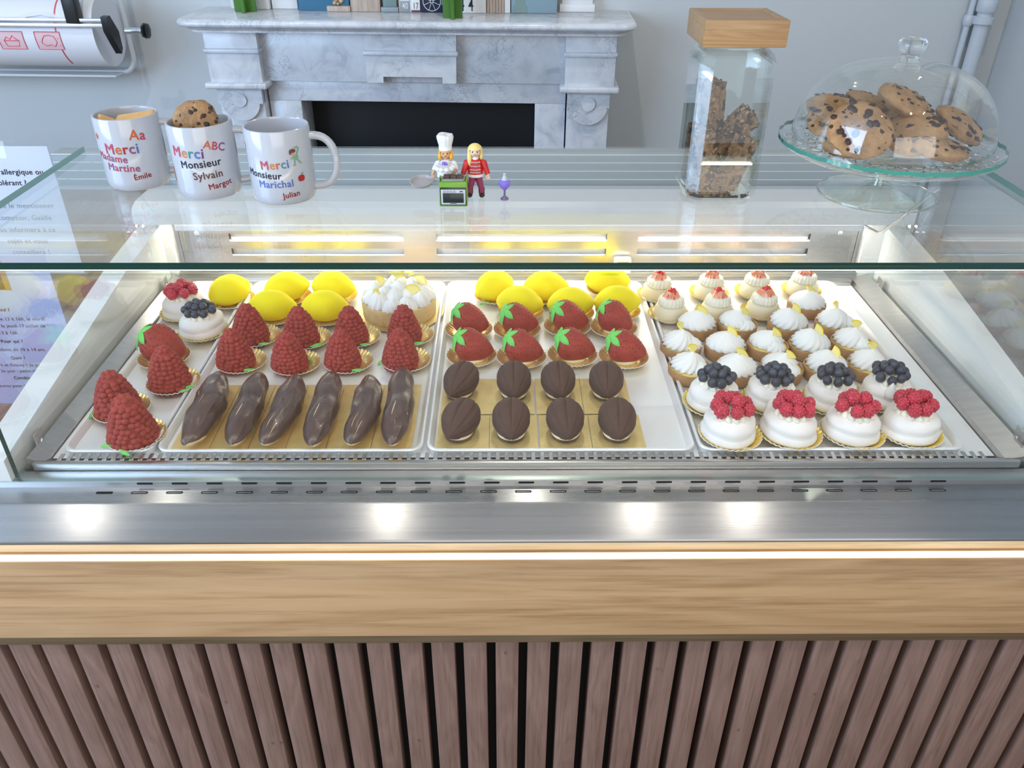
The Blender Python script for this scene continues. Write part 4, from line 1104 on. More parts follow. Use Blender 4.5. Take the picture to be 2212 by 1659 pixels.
for k in range(6):
    a = 2*PI*k/6+.3; meringue_swirl(mb, (.023*math.cos(a), .023*math.sin(a), .027), .0170, .028+rnd.uniform(-.003, .004), 11, rnd.choice((1, -1)), lean=(rnd.uniform(-.004, .004), rnd.uniform(-.004, .004)))
meringue_swirl(mb, (0, 0, .032), .017, .026, 11, 1)
mb.build('piped_meringue', 'meringue', lt)
for x, y, z, e in ((-.026, -.034, .044, (1.2, .3, 2.2)), (-.004, .012, .055, (1.1, 0, .5)), (.026, -.026, .045, (1.2, -.3, .2)), (.018, .022, .055, (1.0, .2, 1.2)), (.034, .010, .046, (1.1, -.3, -.4)), (-.030, .006, .046, (1.2, .2, 1.2))):
    wedge(lt, Vector((x, y, z)), Euler(e), .016, .003, 120)
# cream cakes, tartlets, pavlovas of the right tray
G4 = 'strawberry cream cakes'
ccs = [('back row, first from left', 1420, 642), ('back row, second from left', 1532, 638), ('back row, third from left', 1630, 636), ('back row, fourth from left', 1731, 632),
       ('front row, first from left', 1446, 684), ('front row, second from left', 1546, 682), ('front row, third from left', 1645, 678)]
for i, (lb, px, py) in enumerate(ccs):
    plate(px-2, py, 'strawberry cream cake, '+lb, KPY, .92); put(KCC[i % 4], px, py, random.uniform(-.3, .3), 'pale cream cake topped with cut strawberries, '+lb, 'cream cake', G4, (.92, .92, .98))
rows = [('at the far right, beside the last cream cake', [(1739, 672)]),
        ('fourth row from the front', [(1503, 717), (1590, 716), (1698, 716), (1800, 714)]),
        ('third row from the front', [(1469, 762), (1564, 764), (1655, 762), (1744, 762), (1835, 757)]),
        ('second row from the front', [(1488, 812), (1588, 814), (1684, 812), (1778, 810), (1872, 806)])]
rn_ = ['backmost, far right beside the cream cakes', 'third row from the front', 'middle row', 'front row']
ti = 0
for ri, (rl, pts) in enumerate(rows):
    for k, (px, py) in enumerate(pts):
        lb = rn_[ri]+(', %s from left' % ORD[k] if len(pts) > 1 else '')
        lb = lb.replace('third row from the front', 'back row')
        put(KT[(ti*3+ri) % 4], px, py, random.uniform(-.5, .5), 'small lemon tartlet with swirled white meringue, '+lb, 'tartlet', 'lemon meringue tartlets', 1.0, z=ZD+.0003); ti += 1
for k, (px, py) in enumerate([(1537, 873), (1661, 871), (1790, 871), (1908, 866)]):
    lb = '%s from the left in the right tray' % ORD[k]
    plate(px-3, py+4, 'blueberry pavlova, '+lb, KPY, 1.04); put(KPB[(1, 0, 2, 1)[k]], px, py, (.3, 1.2, 2.2, 4.0)[k], 'white pavlova piled with blueberries, '+lb, 'pavlova', 'blueberry pavlovas', (.95, .95, 1.06))
for k, (px, py) in enumerate([(1571, 943), (1700, 941), (1834, 940), (1958, 938)]):
    lb = '%s from the left in the front row' % ORD[k]
    plate(px+4, py+2, 'raspberry pavlova, '+lb, KPY, 1.08); put(KPR[k % 3], px, py, (.2, 1.9, 3.6, 5.0)[k], 'white pavlova topped with red raspberries, '+lb, 'pavlova', 'raspberry pavlovas', (.97, .97, 1.08))
plate(441, 722, 'blueberry pavlova in the left tray', KPY, 1.02); put(KPB[2], 441, 719, 1.0, 'white pavlova piled with blueberries, alone of its kind in the left tray', 'pavlova', 'blueberry pavlovas', .97)
plate(400, 680, 'raspberry pavlova in the left tray', KPY, 1.02); put(KPR[2], 402, 678, 2.0, 'white pavlova topped with raspberries at the back of the left tray', 'pavlova', 'raspberry pavlovas', .97)

# ------------------------------------------------------------------ mugs on the glass top
def mug(px, py, rz_h, label, lines, H=.0925, R=.0405):
    p = at(px, py, z=ZG); t = empty('mug', (p.x, p.y, ZG+.0003)); tag(t, label, 'mug', 'printed white mugs')
    mb = MB()
    prof = [(.001, .0), (R*.86, 0), (R*.93, .001), (R*.985, .005), (R, .012), (R, H-.003), (R-.0008, H-.0006), (R-.002, H), (R-.0034, H-.0008), (R-.004, H-.004), (R-.004, .012), (R-.010, .006), (.001, .005)]
    mb.lathe(prof, 64, close=False); mb.build('cup_body', 'ceramic', t)
    hb = MB(); pts = []
    for k in range(17):
        a = math.radians(98-196*k/16)
        pts.append((R-.003+.0335*max(0, math.cos(a))**.8 if abs(a) < PI/2 else R-.004, 0, H*.50+.031*math.sin(a)))
    pts = [(R-.004, 0, H*.5+.0325)]+[(R+.001+.029*math.cos(math.radians(b))**.75, 0, H*.5+.0325*math.sin(math.radians(b))) for b in range(85, -86, -10)]+[(R-.004, 0, H*.5-.0325)]
    hb.tube(pts, .0049, 14); hb.xf(Matrix.Rotation(rz_h, 4, 'Z')); hb.build('handle', 'ceramic', t)
    for txt, size, phi, z, rot, mats_, bold in lines:
        me = text_mesh(txt, size*.97, mats_, 0, 0); fat(me, size*.020)
        bend_text(me, R+.0003, math.radians(phi), z, math.radians(rot)); link('printed_word', me, t)
    return t, p
ZC = .078
RB = ['ink_red', 'ink_orange', 'ink_tan', 'ink_mauve', 'ink_blue']
m1, p1 = mug(305, 394, math.radians(14), 'white mug printed Merci Madame Martine, leftmost of three, filled with biscuits',
    [('Aa', .0185, 36, .0665, -6, ['ink_orange', 'ink_pink'], 1), ('Merci', .0190, 3, .0500, 0, ['ink_pink', 'ink_orange', 'ink_red', 'ink_mauve', 'ink_blue'], 1),
     ('Madame', .0135, -22, .0405, -5, ['ink_pink', 'ink_mauve'], 1), ('Martine', .0135, -2, .0275, -3, ['ink_mauve', 'ink_pink'], 1), ('Émile', .010, 30, .0165, 5, ['ink_darkred'], 1)])
m2, p2 = mug(458, 413, math.radians(10), 'white mug printed Merci Monsieur Sylvain, middle of three, holding a cookie',
    [('ABC', .0145, 38, .0640, -16, ['ink_orange', 'ink_pink', 'ink_mauve'], 1), ('Merci', .0185, -12, .0560, -3, ['ink_pink', 'ink_tan', 'ink_teal', 'ink_blue', 'ink_purple'], 1),
     ('Monsieur', .0135, 9, .0435, 3, ['ink_navy'], 1), ('Sylvain', .0135, 19, .029, 3, ['ink_brown'], 1), ('Margot', .0105, 38, .0165, 7, ['ink_darkred'], 1)])
m3, p3 = mug(618, 424, math.radians(2), 'empty white mug printed Merci Monsieur Marichal, rightmost of three',
    [('Merci', .0155, 3, .0480, 3, ['ink_pink', 'ink_tan', 'ink_orange', 'ink_teal', 'ink_blue'], 1), ('Monsieur', .0125, -22, .0365, -3, ['ink_navy'], 1),
     ('Marichal', .0130, 0, .0245, 1, ['ink_blue'], 1), ('Julian', .0100, 26, .0115, 5, ['ink_darkred'], 1)])
def printed(parent, name, polys, phi, z, s=1, R=.0405):
    """flat coloured shapes printed round the mug: (points in mm, material)"""
    mats_ = []; mb = MB(); k = 0
    for pts, m_ in polys:
        if m_ not in mats_: mats_.append(m_)
        mb.mi = mats_.index(m_); k += 1
        vs_, fs = mb._add([(x*s*.001, y*s*.001, .00035+.00004*k) for x, y in pts], [tuple(range(len(pts)))])
    bmesh.ops.triangulate(mb.bm, faces=mb.bm.faces)
    for v in mb.bm.verts:
        a = math.radians(phi)+v.co.x/R; r = R+v.co.z; v.co = Vector((r*math.sin(a), -r*math.cos(a), z+v.co.y))
    return mb.build(name, mats_, parent, smooth=False, recalc=False)
def ell(cx, cy, a, b, n=18): return [(cx+a*math.cos(2*PI*k/n), cy+b*math.sin(2*PI*k/n)) for k in range(n)]
printed(m1, 'printed_star', [([(5*math.cos(PI/2+PI*k/5)*(1 if k % 2 == 0 else .42), 5*math.sin(PI/2+PI*k/5)*(1 if k % 2 == 0 else .42)) for k in range(10)], 'ink_orange')], -46, .070, 1)
printed(m2, 'printed_pencil', [([(-2, -9), (2, -9), (2, 8), (0, 12), (-2, 8)], 'ink_orange')], -60, .030, 1)
printed(m3, 'printed_circle', [(ell(0, 0, 4, 5), 'ink_pink'), (ell(0, 0, 3.2, 4.2), 'toy_white')], -66, .070, 1)
printed(m3, 'printed_apple', [(ell(-1.5, 0, 3.4, 4), 'ink_red'), (ell(1.5, 0, 3.4, 4), 'ink_red'), ([(0, 3), (.6, 3), (1.6, 6.5), (.9, 6.8)], 'ink_brown'), (ell(2.6, 5.6, 1.6, .8), 'ink_green')], 48, .033, 1)
printed(m3, 'printed_child', [([(-2, -2), (4, 1), (7, -5), (3, -9), (-2, -8)], 'ink_green'), ([(-2, -7), (1, -8), (0, -17), (-4, -17), (-3.5, -15), (-2, -14.5)], 'ink_green'), ([(2, -8), (5, -7), (10, -14), (8, -15.5)], 'ink_green'),
    ([(2, 0), (5, -1), (9.5, 8), (6, 12), (0, 10.5), (0, 8.6), (5, 9.4), (6.5, 7.5)], 'ink_green'), ([(-2, -2), (-1, -5), (-6, -7.5), (-7, -6)], 'ink_green'),
    (ell(-2.5, 2.6, 5.2, 5.0), 'ink_skin'), (ell(-2.7, 5.6, 5.4, 3.0), 'ink_brown'), (ell(-6.6, 3.2, 1.6, 3.0), 'ink_brown'), (ell(-.5, 10, 1.4, 1.2), 'ink_skin'), (ell(-2.2, -17.6, 2.6, 1.0), 'ink_skin'), (ell(9.8, -15.4, 2.0, 1.2), 'ink_skin'), (ell(-4.2, 2.2, .5, .5), 'ink_brown'), (ell(-.8, 2.2, .5, .5), 'ink_brown'), (ell(-2.4, .2, 1.3, .45), 'ink_red')], 40, .0640, .80)
# ------------------------------------------------------------------ cookies
def cookie_fn(seed):
    def f():
        mb = MB(); rnd = random.Random(seed); R = .037
        mb.ball((0, 0, 0), 1, 4, (R, R, .0135), None, nz=.10, nf=1.6, seed=seed)
        for v in mb.bm.verts: v.co *= 1+.03*mnoise.noise(v.co*300+Vector((seed,)*3))+.05*mnoise.noise(v.co*90)-.05*max(0, 1-abs(mnoise.noise(v.co*70+Vector((seed,)*3)))*14)
        mb.mi = 1
        for k in range(60):
            a = rnd.uniform(0, 6.28); q = math.sqrt(rnd.uniform(0, .9)); sg = 1 if rnd.random() < .75 else -1
            x, y = R*q*math.cos(a), R*q*math.sin(a); z = sg*.0127*math.sqrt(max(0, 1-q*q))
            mb.ball((x, y, z), rnd.choice((.0015, .0017, .0020, .0022, .0032, .0045)), 2, (rnd.uniform(.9, 1.6), rnd.uniform(.8, 1.2), .45), Matrix.Rotation(a, 3, 'Z'), nz=.3, nf=2, seed=k)
        return link('cookie', mb.mesh('cookie', ['cookie_dough', 'chocolate_chip'], True, False))
    return Kind(f)
KK = [cookie_fn(21), cookie_fn(22), cookie_fn(23)]
def cookie(px, py, Y, e, label, v=0, s=1.0, group='cookies under the glass dome'):
    p = at(px, py, y=Y); o = KK[v].put(p, 0, label, 'cookie', group, s); o.rotation_euler = e; return o, p
cookie(425, 266, p2.y+.006, (1.15, .15, .2), 'chocolate chip cookie standing in the middle mug', 1, .78, None)
def biscuit(loc, e, L, W, lab):
    mb = MB(); mb.box(-L/2, L/2, -W/2, W/2, -.0045, .0045, .003, 3)
    for v in mb.bm.verts: v.co *= 1+.05*mnoise.noise(v.co*80)
    o = mb.build('biscuit', 'butter_biscuit', None, loc=loc, rot=e); tag(o, lab, 'biscuit'); return o
biscuit((p1.x+.010, p1.y+.004, ZG+.083), (.25, -.12, .1), .050, .026, 'long golden butter biscuit lying in the left mug, right piece')
biscuit((p1.x-.020, p1.y-.008, ZG+.080), (.5, .5, .6), .026, .022, 'small golden biscuit in the left mug, left piece')

# ------------------------------------------------------------------ toy figures, oven, pan, vase
def ov(mb, c, rx, ry, rz, sub=3): return mb.ball(c, 1, sub, (rx, ry, rz))
def toy(px, py, kind, label):
    p = at(px, py, z=ZG); t = empty('toy_figure', (p.x, p.y, ZG+.0003)); tag(t, label, 'toy figure'); t.scale = ((.86,)*3 if kind == 'baker' else (.92,)*3)
    baker = kind == 'baker'
    skin = 'toy_skin' if baker else 'toy_skin_pale'
    top = 'toy_white' if baker else 'toy_red'; leg = 'toy_white' if baker else 'toy_magenta'
    for s in (-1, 1):
        lg = MB(); x0, x1 = s*.0045, s*(.0062 if baker else .0082)
        lg.tube([(x0, 0, .033), (x0*1.1, 0, .024), (x1, 0, .011), (x1, 0, .003)], [.0058, .0052, .0040, .0038], 14); l = lg.build('leg', leg, t)
        bt = MB(); bt.tube([(x1, .001, .012), (x1, .001, .004)], [.0046, .0044], 14); ov(bt, (x1+s*.0005, -.0035, .0030), .0042, .0080, .0030); bt.build('boot', 'toy_boot', l)
    b = MB(); b.lathe([(.0090, .029), (.0112, .031), (.0108, .038), (.0098, .046), (.0092, .0515), (.0050, .0545), (.001, .055)], 32, fn=lambda r, z, a, i: (r*(1-.30*abs(math.sin(a))), z)); body = b.build('torso', top, t)
    if not baker:
        MB().lathe([(.0046, .052), (.0050, .054), (.0044, .057), (.001, .057)], 20).build('collar', 'toy_white', body)
        h = MB(); h.lathe([(.0092, .0285), (.0116, .0290), (.0114, .0330)], 40, fn=lambda r, z, a, i: (r*(1-.30*abs(math.sin(a)))*(1+.03*math.cos(14*a)), z), close=False); h.build('hem', 'toy_white', body)
        for z_ in (.050, .0445, .0395, .0355):
            zz = MB(); pts = []
            for k in range(13):
                a = -PI/2-.95+1.9*k/12; r = .0100+(.051-z_)*.05; r *= (1-.30*abs(math.sin(a)))*1.05
                pts.append((r*math.cos(a), r*math.sin(a), z_+(.0011 if k % 2 else -.0004)))
            zz.tube(pts, .00042, 5); zz.build('sweater_zigzag', 'toy_white', body)
        for k in range(9):
            a = -PI/2-.7+.47*(k % 4); z_ = (.0472, .0418, .0372)[k % 3]; r = .0110*(1-.30*abs(math.sin(a)))
            q = MB(); q.ball((r*math.cos(a), r*math.sin(a), z_), .0009, 1); q.build('sweater_bauble', ('ink_tan', 'ink_blue', 'toy_green')[k % 3], body)
    for s in (-1, 1):
        am = MB(); sh = Vector((s*.0115, 0, .0490))
        if baker and s < 0: el, ha = Vector((-.0170, -.003, .0410)), Vector((-.0205, -.0085, .0330))
        elif baker: el, ha = Vector((.0155, -.004, .0410)), Vector((.0120, -.0115, .0380))
        else: el, ha = Vector((s*.0145, -.001, .0400)), Vector((s*.0180, -.0035, .0310))
        am.tube([sh-Vector((s*.003, 0, -.001)), sh, el, el+(ha-el)*(.25 if baker else .8)], [.0034, .0046, .0040, .0036], 14); a_ = am.build('arm', top, t)
        hd = MB(); hd.tube([el+(ha-el)*(.2 if baker else .7), ha], [.0026, .0024], 12)
        for k in range(4):
            an = -.9+.6*k; hd.tube([ha, ha+Vector((.0016*math.sin(an)*1.3, -.0010, -.0026)), ha+Vector((.0022*math.sin(an), -.0026, -.0044))], [.0012, .0011, .0009], 8)
        hd.tube([ha, ha+Vector((-s*.0028, -.0018, -.0008)), ha+Vector((-s*.0030, -.0034, -.0026))], [.0012, .0011, .0009], 8)
        hd.build('hand', skin, a_)
    hc = Vector((0, 0, .0640)); h = MB(); h.tube([(0, 0, .052), (0, 0, .058)], .0034, 12); ov(h, hc, .0086, .0080, .0080); ov(h, hc+Vector((0, -.0082, -.0012)), .0009, .0009, .0010, 2)
    for s in (-1, 1): ov(h, hc+Vector((s*.0084, .0005, -.0005)), .0012, .0016, .0022, 2)
    hd_ = h.build('head', skin, t)
    for s in (-1, 1):
        e = MB(); e.ball(hc+Vector((s*.0031, -.0073, .0008)), .0010, 2, (1, .5, 1.25)); e.build('eye', 'toy_boot', hd_)
    mo = MB(); mo.tube([hc+Vector((x, -.0078+abs(x)*.12, -.0036+x*x*160)) for x in (-.0018, -.001, 0, .001, .0018)], .0003, 6); mo.build('mouth', 'ink_darkred', hd_)
    hr = MB()
    g = bmesh.ops.create_icosphere(hr.bm, subdivisions=4, radius=1)
    hs = 1.13 if baker else 1.14
    for v in g['verts']:
        c = v.co.copy(); n_ = 1+.02*math.sin(math.atan2(c.y, c.x)*14)
        v.co = Vector((c.x*.0092*hs*n_, c.y*.0088*hs*n_+.0006, c.z*.0088*hs)); 
        v.co += hc+Vector((0, 0, .0008))
    kill = [v for v in hr.bm.verts if (v.co.y < hc.y-.0028 and v.co.z < hc.z+.0032 and abs(v.co.x) < .0072) or v.co.z < hc.z-(.0082)]
    bmesh.ops.delete(hr.bm, geom=kill, context='VERTS')
    if baker:
        for s in (-1, 1): ov(hr, hc+Vector((s*.0086, -.001, -.0040)), .0030, .0060, .0062)
        ov(hr, hc+Vector((0, .005, -.004)), .0090, .0052, .0068)
    else:
        ov(hr, hc+Vector((-.0078, -.002, -.0085)), .0032, .0042, .0120); ov(hr, hc+Vector((.0085, .001, -.0050)), .0026, .0048, .0075); ov(hr, hc+Vector((0, .005, -.008)), .0088, .0048, .012)
    hr.build('hair', 'toy_orange_hair' if baker else 'toy_blond_hair', t)
    if baker:
        c = MB()
        c.lathe([(.0090, .069), (.0098, .0695), (.0098, .074), (.0094, .0745), (.0104, .0785), (.0120, .085), (.0124, .0885), (.0110, .0915), (.006, .0922), (.001, .0918)], 60,
                fn=lambda r, z, a, i: (r*(1+(.025*math.cos(12*a) if i > 3 else 0)), z+(.0006*math.cos(3*a) if i > 6 else 0))); c.build('chef_hat', 'toy_white', t)
    return t, p
tw, pw = toy(1028, 424, 'woman', 'blond toy woman in a red patterned sweater and magenta trousers')
tb_, pb_ = toy(966, 421, 'baker', 'toy baker with a white chef hat and orange hair behind the green oven')
cb = Vector((pb_.x-.0005, pb_.y-.0180, ZG+.0300))
ck = empty('toy_cake', cb); tag(ck, 'white toy cake with a purple rose held by the toy baker', 'toy cake')
MB().lathe([(.0085, 0), (.0100, .001), (.0098, .010), (.001, .011)], 32).build('cake_body', 'toy_white', ck)
mb = MB()
for k in range(10): mb.ball((.0105*math.cos(k*.628), .0105*math.sin(k*.628), .0120), .0038, 2, (1, 1, .8), nz=.15, nf=3, seed=k)
mb.lathe([(.011, .008), (.0115, .0135), (.001, .0155)], 24); mb.build('icing', 'toy_white', ck)
mb = MB()
for k in range(7): mb.ball((.0022*math.cos(k*.9), .0022*math.sin(k*.9), .0165+.0003*k), .0019, 2, (1, .6, 1), Matrix.Rotation(k*.9, 3, 'Z'))
mb.build('rose', 'toy_purple', ck)
# oven
a = at(950, 447, z=ZG); b = at(1010, 447, z=ZG); ow = (b.x-a.x)/2
ovn = empty('toy_oven', ((a.x+b.x)/2, a.y, ZG+.0003)); tag(ovn, 'green toy oven with a chocolate tray on top in front of the toy baker', 'toy oven')
OH = .0310
MB().box(-ow, ow, 0, .028, 0, OH, .0012).build('oven_body', 'toy_green', ovn)
MB().box(-ow+.0012, ow-.0012, -.0005, 0, .002, OH-.006, .0004).build('door_surround', 'toy_dark', ovn)
dr = MB().box(-ow+.0022, ow-.0022, -.0010, -.0005, .0030, OH-.0085, .0003).build('oven_door', 'toy_silver', ovn)
MB().box(-ow+.0045, ow-.0045, -.0013, -.0010, .0055, OH-.0130, .0002).build('oven_window', 'toy_dark', dr)
MB().box(-.004, .004, -.0013, -.001, .0042, .0049).build('oven_badge', 'toy_dark', dr)
MB().box(.008, .012, -.0013, -.001, OH-.0115, OH-.0103).build('oven_badge', 'toy_dark', dr)
for k in range(4):
    q = MB(); q.lathe([(.0015, 0), (.0015, .0008), (.001, .001)], 14); q.xf(Matrix.Translation((-.0115+.0042*k, -.0010, OH-.0108)) @ Matrix.Rotation(PI/2, 4, 'X')); q.build('oven_dial', 'toy_grey', dr)
for s in (-1, 1): MB().box(s*ow-(.0012 if s > 0 else 0), s*ow+(.0012 if s < 0 else 0), .004, .027, OH-.001, OH+.0035, .0004).build('oven_rail', 'toy_green', ovn)
tt = empty('toy_baking_tray', (ovn.location.x, ovn.location.y+.013, ZG+OH+.0004)); tag(tt, 'grey toy baking tray of chocolate squares on the green toy oven', 'toy tray')
q = MB(); stack(q, [(rrect(-.0135, .0135, -.0075, .0075, .0015, 3), 0), (rrect(-.0145, .0145, -.0085, .0085, .0018, 3), .0028), (rrect(-.0137, .0137, -.0077, .0077, .0015, 3), .0028), (rrect(-.013, .013, -.007, .007, .0012, 3), .0008)]); q.build('tray', 'toy_grey', tt)
for i in range(3):
    for j in range(3): MB().box(-.0122+.0083*i, -.0122+.0083*i+.0076, -.0062+.0043*j, -.0062+.0043*j+.0038, .001, .0034+.0010*j, .0005).build('chocolate_square', 'chocolate_glaze', tt)
pp = Vector((pb_.x-.0310, pb_.y-.0110, ZG+.0190))
pn = empty('toy_pan', pp, 0); pn.rotation_euler = (.18, -.05, 0); tag(pn, 'round grey toy baking pan held by the toy baker', 'toy pan')
MB().lathe([(.0001, 0), (.0135, 0), (.0150, .0040), (.0156, .0042), (.0156, .0046), (.0146, .0046), (.0132, .0010), (.0001, .0010)], 36, close=False).build('pan', 'toy_grey', pn)
# the pan is held out on a short grip
MB().box(.0135, .0190, -.0020, .0020, .0020, .0040, .0006).build('grip', 'toy_grey', pn)
pv = at(1090, 431, z=ZG); tv = empty('toy_vase', (pv.x, pv.y, ZG+.0003)); tv.scale = (.86, .86, .9); tag(tv, 'small purple toy perfume vase with a silver stopper right of the toy woman', 'toy vase')
MB().lathe([(.0058, 0), (.0060, .0012), (.0040, .0035), (.0016, .0055), (.0014, .0130), (.0030, .0165)], 24, fn=lambda r, z, a, i: (r*(1+.08*math.cos(6*a)*(i < 3)), z)).build('foot', 'toy_dusk', tv)
MB().lathe([(.0015, .0130), (.0060, .0175), (.0092, .0225), (.0090, .0260), (.0055, .0285), (.0045, .0290)], 28).build('bulb', 'toy_purple', tv)
MB().lathe([(.0050, .0288), (.0045, .0300), (.0022, .0345), (.0018, .0355), (.0024, .0362), (.0022, .0380), (.0008, .0384)], 20).build('stopper', 'toy_silver', tv)

# ------------------------------------------------------------------ glass jar of granola bars
jx0, jx1, jy0 = .2365, .3290, 1.0150; jy1 = jy0+.092
jc = Vector(((jx0+jx1)/2, (jy0+jy1)/2, ZG+.0004)); jr = empty('glass_jar', jc); tag(jr, 'tall square glass jar with bamboo lid holding granola bars', 'jar')
W = (jx1-jx0)/2; JH = .186
def cham(w, c): return [(w-c, -w), (w, -w+c), (w, w-c), (w-c, w), (-w+c, w), (-w, w-c), (-w, -w+c), (-w+c, -w)]
outer = [(cham(W-.004, .011), 0), (cham(W-.001, .0135), .004), (cham(W, .014), .010), (cham(W, .014), JH-.020), (cham(W-.003, .015), JH-.010), (cham(W-.010, .020), JH-.003), (cham(W-.012, .020), JH+.004)]
inner = [(cham(W-.0155, .018), JH+.004), (cham(W-.0135, .018), JH-.005), (cham(W-.0060, .013), JH-.014), (cham(W-.0035, .0122), JH-.022), (cham(W-.0035, .0122), .012), (cham(W-.010, .010), .008)]
mb = MB(); loops = outer+inner; n = 8; vv = []; ff = []
for pts, z in loops: vv += [(x, y, z) for x, y in pts]
for i in range(len(loops)-1): ff += [(i*n+k, i*n+(k+1) % n, (i+1)*n+(k+1) % n, (i+1)*n+k) for k in range(n)]
ff += [tuple(range(n-1, -1, -1)), tuple((len(loops)-1)*n+k for k in range(n))]
mb._add(vv, ff); mb.build('jar_body', 'jar_glass', jr, smooth=False)
MB().prism(cham(W-.0075, .009), .0015, .0068).build('jar_foot', 'clear_glass', jr)
lw = (.332-.2335)/2; lid = MB(); lid.box(-lw, lw, -lw, lw, JH+.0005, JH+.0305, .0015, 2)
fs = [f for f in lid.bm.faces if f.normal.z > .9 and f.calc_area() > .001]
r_ = bmesh.ops.inset_region(lid.bm, faces=fs, thickness=.009, depth=0); r_ = bmesh.ops.inset_region(lid.bm, faces=fs, thickness=.0015, depth=-.0015)
lid.build('lid', 'bamboo', jr, loc=(0, 0, 0))
def granola(loc, e, L, Wd, Hh, label, seed):
    mb = MB(); g = bmesh.ops.create_cube(mb.bm, size=1); bmesh.ops.subdivide_edges(mb.bm, edges=mb.bm.edges[:], cuts=13, use_grid_fill=True)
    for v in mb.bm.verts:
        c = v.co; c = Vector((c.x*L, c.y*Wd, c.z*Hh)); d = mnoise.noise(c*190+Vector((seed,)*3))*.0030+mnoise.noise(c*420+Vector((seed,)*3))*.0016
        v.co = c*(.97)+c.normalized()*d
    rnd = random.Random(seed)
    for k in range(120):
        ax = rnd.choice((0, 1, 1, 2, 2)); s = rnd.choice((-1, 1)); q = [rnd.uniform(-.48, .48) for _ in range(3)]; q[ax] = s*.495
        mb.mi = rnd.choice((1, 1, 1, 2))
        mb.ball((q[0]*L, q[1]*Wd, q[2]*Hh), rnd.uniform(.0016, .0032), 1, (1, .7, .45), Euler((rnd.uniform(0, 6), rnd.uniform(0, 6), 0)).to_matrix())
    o = mb.build('granola_bar', ['granola', 'oat', 'chocolate_chip'], None, True, loc, e, recalc=False); tag(o, label, 'granola bar', 'granola bars in the jar'); return o
J = Vector((jc.x, jc.y, ZG))
for dx, dy, dz, e, L, lb in [(-.012, .018, .092, (0, 1.50, .2), .086, 'granola bar standing upright behind the others in the jar'),
    (.008, .002, .070, (.3, -.86, -.2), .080, 'granola bar leaning to the upper right in the jar'),
    (-.022, -.020, .048, (.2, 1.45, .1), .072, 'granola bar standing by the left wall of the jar'),
    (.020, -.014, .042, (1.2, -1.25, 0), .066, 'granola bar standing at the lower right of the jar'),
    (-.012, -.022, .018, (1.5, .12, .05), .052, 'granola bar lying at the bottom left front of the jar'),
    (.006, .018, .020, (.1, .1, .9), .062, 'granola bar lying on the jar bottom at the back'),
    (-.024, .020, .045, (.1, 1.45, 1.5), .070, 'granola bar upright in the back left corner of the jar')]:
    granola(J+Vector((dx, dy, dz)), e, L*1.05, .032, .023, lb, len(lb)+int(dz*1000))

# ------------------------------------------------------------------ cake stand with dome
sc_ = Vector((.494, 1.042, ZG+.0003)); cs = empty('cake_stand', sc_); tag(cs, 'footed pressed glass cake stand carrying a dome of cookies', 'cake stand')
def scal(r, z, a, i): return r, z
MB().lathe([(.0735, 0), (.0740, .0012), (.066, .0045), (.045, .0085), (.022, .0130), (.0125, .020), (.0100, .027), (.0110, .038), (.0170, .049), (.0210, .0540), (.018, .0540), (.006, .046), (.004, .030), (.010, .014), (.022, .0095), (.045, .0055), (.066, .0015)], 72,
    fn=lambda r, z, a, i: (r*(1+(.008*math.cos(14*a) if i in (0, 1) else 0)), z), close=False).build('foot', 'foot_glass', cs)
MB().tube([(.0735*math.cos(a), .0735*math.sin(a), .0016) for a in [2*PI*k/90 for k in range(91)]], .0015, 8, False).build('foot_rim', 'clear_glass', cs)
PZ = .059; PR = .1355; ns = 28
mb = MB(); mb.lathe([(.001, PZ-.005), (.09, PZ-.005), (.120, PZ-.003), (.132, PZ+.0035), (PR, PZ+.0075), (PR, PZ+.0125), (.132, PZ+.0095), (.120, PZ+.003), (.09, PZ), (.001, PZ)], ns*6,
    fn=lambda r, z, a, i: (r*(1+(.010*abs(math.cos(ns/2*a)) if 3 <= i <= 6 else 0)), z+(.0012*abs(math.cos(ns/2*a)) if 3 <= i <= 6 else 0)), close=False)
for f in mb.bm.faces:
    c = f.calc_center_median()
    if math.hypot(c.x, c.y) > PR*1.0 : f.material_index = 1
mb.build('plate', ['shell_glass', 'glass_edge_lit'], cs)
mb = MB()
for k in range(ns):
    for rr, ww, hh in ((.127, .0105, .0016), (.113, .0100, .0013), (.098, .0090, .0012), (.083, .009, .001)):
        a0 = 2*PI*(k+(.5 if rr in (.113, .083) else 0))/ns; da = PI/ns
        mb.tube([((rr-.010*(j/4.)**2+.0)*math.cos(a0+da*j/4.), (rr-.010*(j/4.)**2)*math.sin(a0+da*j/4.), PZ+(.0050 if rr > .12 else .0008)) for j in range(-4, 5)], .0009, 5)
mb.build('pressed_pattern', 'pressed_glass', cs)
dm = empty('glass_dome', sc_+Vector((0, 0, PZ+.003))); tag(dm, 'clear glass cloche with a round knob covering the cookies', 'glass dome')
DR, DH = .1215, .106
out = [(DR, 0), (DR, .012), (DR*.985, .028), (DR*.94, .048), (DR*.85, .068), (DR*.71, .085), (DR*.52, .097), (DR*.30, .1035), (DR*.12, DH), (.001, DH)]
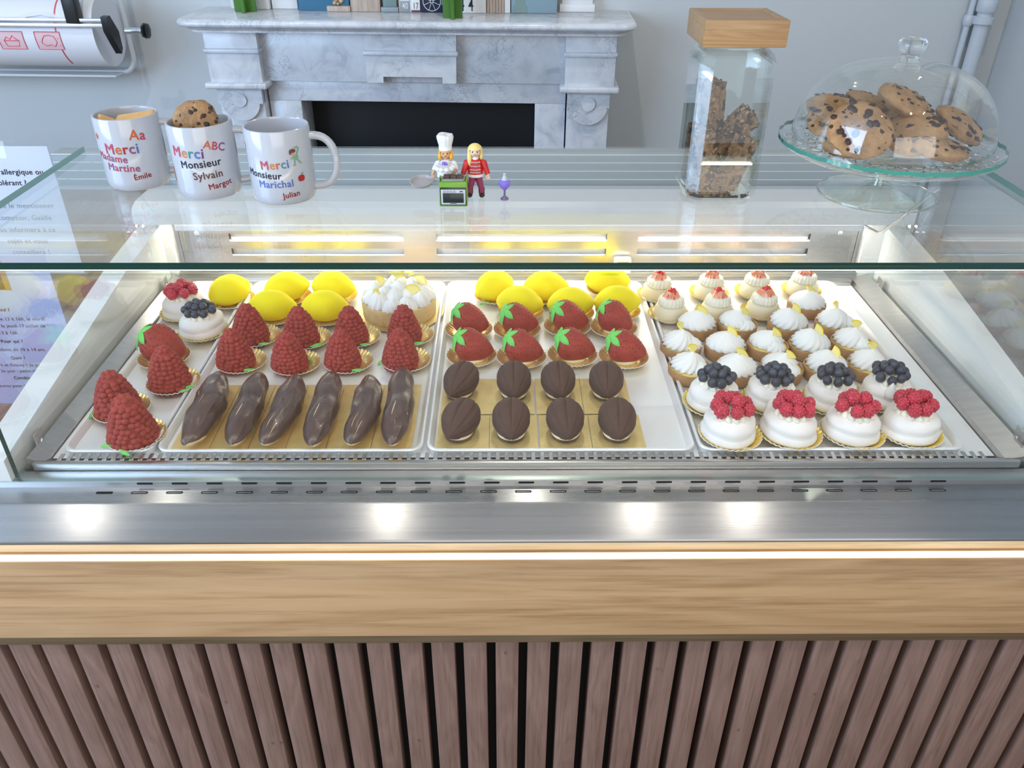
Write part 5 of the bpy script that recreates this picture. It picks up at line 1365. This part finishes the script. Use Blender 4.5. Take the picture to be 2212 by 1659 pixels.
inn = [(max(.001, r-.0022), z-(.0022 if z > .08 else .0)) for r, z in out][::-1]
def smooth_prof(p, k=3):
    q = []
    for i in range(len(p)-1):
        p0, p1, p2, p3 = p[max(0, i-1)], p[i], p[i+1], p[min(len(p)-1, i+2)]
        for j in range(k):
            t = j/k; q.append(tuple(.5*((2*p1[d])+(-p0[d]+p2[d])*t+(2*p0[d]-5*p1[d]+4*p2[d]-p3[d])*t*t+(-p0[d]+3*p1[d]-3*p2[d]+p3[d])*t**3) for d in (0, 1)))
    return q+[p[-1]]
MB().lathe(smooth_prof(out)+smooth_prof(inn), 96, close=False).build('cloche', 'shell_glass', dm)
MB().lathe([(.011, DH-.001), (.012, DH+.003), (.0095, DH+.006), (.0105, DH+.008), (.0150, DH+.011), (.0170, DH+.0155), (.0166, DH+.0205), (.0130, DH+.0245), (.007, DH+.0262), (.001, DH+.0266)], 40, close=True).build('knob', 'clear_glass', dm)
for i, (px, py, Y, e, lb, v, s) in enumerate([
    (1859, 281, .982, (.72, -.08, .1), 'large round cookie facing forward at the left front under the dome', 0, 1.06),
    (1954, 220, 1.040, (.36, .06, .9), 'topmost cookie on the pile under the dome', 1, .97),
    (1803, 236, 1.085, (.12, -.16, 1.2), 'cookie at the far left back under the dome, edge up', 2, .98),
    (1874, 221, 1.105, (.42, .0, 2.0), 'cookie behind the large round one under the dome', 1, .80),
    (1796, 263, 1.040, (.22, -.20, .6), 'cookie leaning under the far left one under the dome', 0, .90),
    (1836, 313, 1.000, (.06, -.02, 2.4), 'lowest cookie lying under the large round one', 1, 1.0),
    (1976, 287, 1.000, (.42, -.40, .0), 'tilted narrow cookie at the centre front under the dome', 2, .96),
    (2026, 320, .978, (.16, .06, 1.5), 'cookie lying at the right front under the dome', 0, .98),
    (2072, 270, 1.050, (.42, .34, .4), 'cookie at the right back under the dome with a big chocolate chunk', 2, .96),
    (1948, 266, 1.075, (.1, .0, .3), 'shaded cookie deep in the middle of the pile under the dome', 1, 1.0)]):
    cookie(px, py, Y, e, lb, v, s)
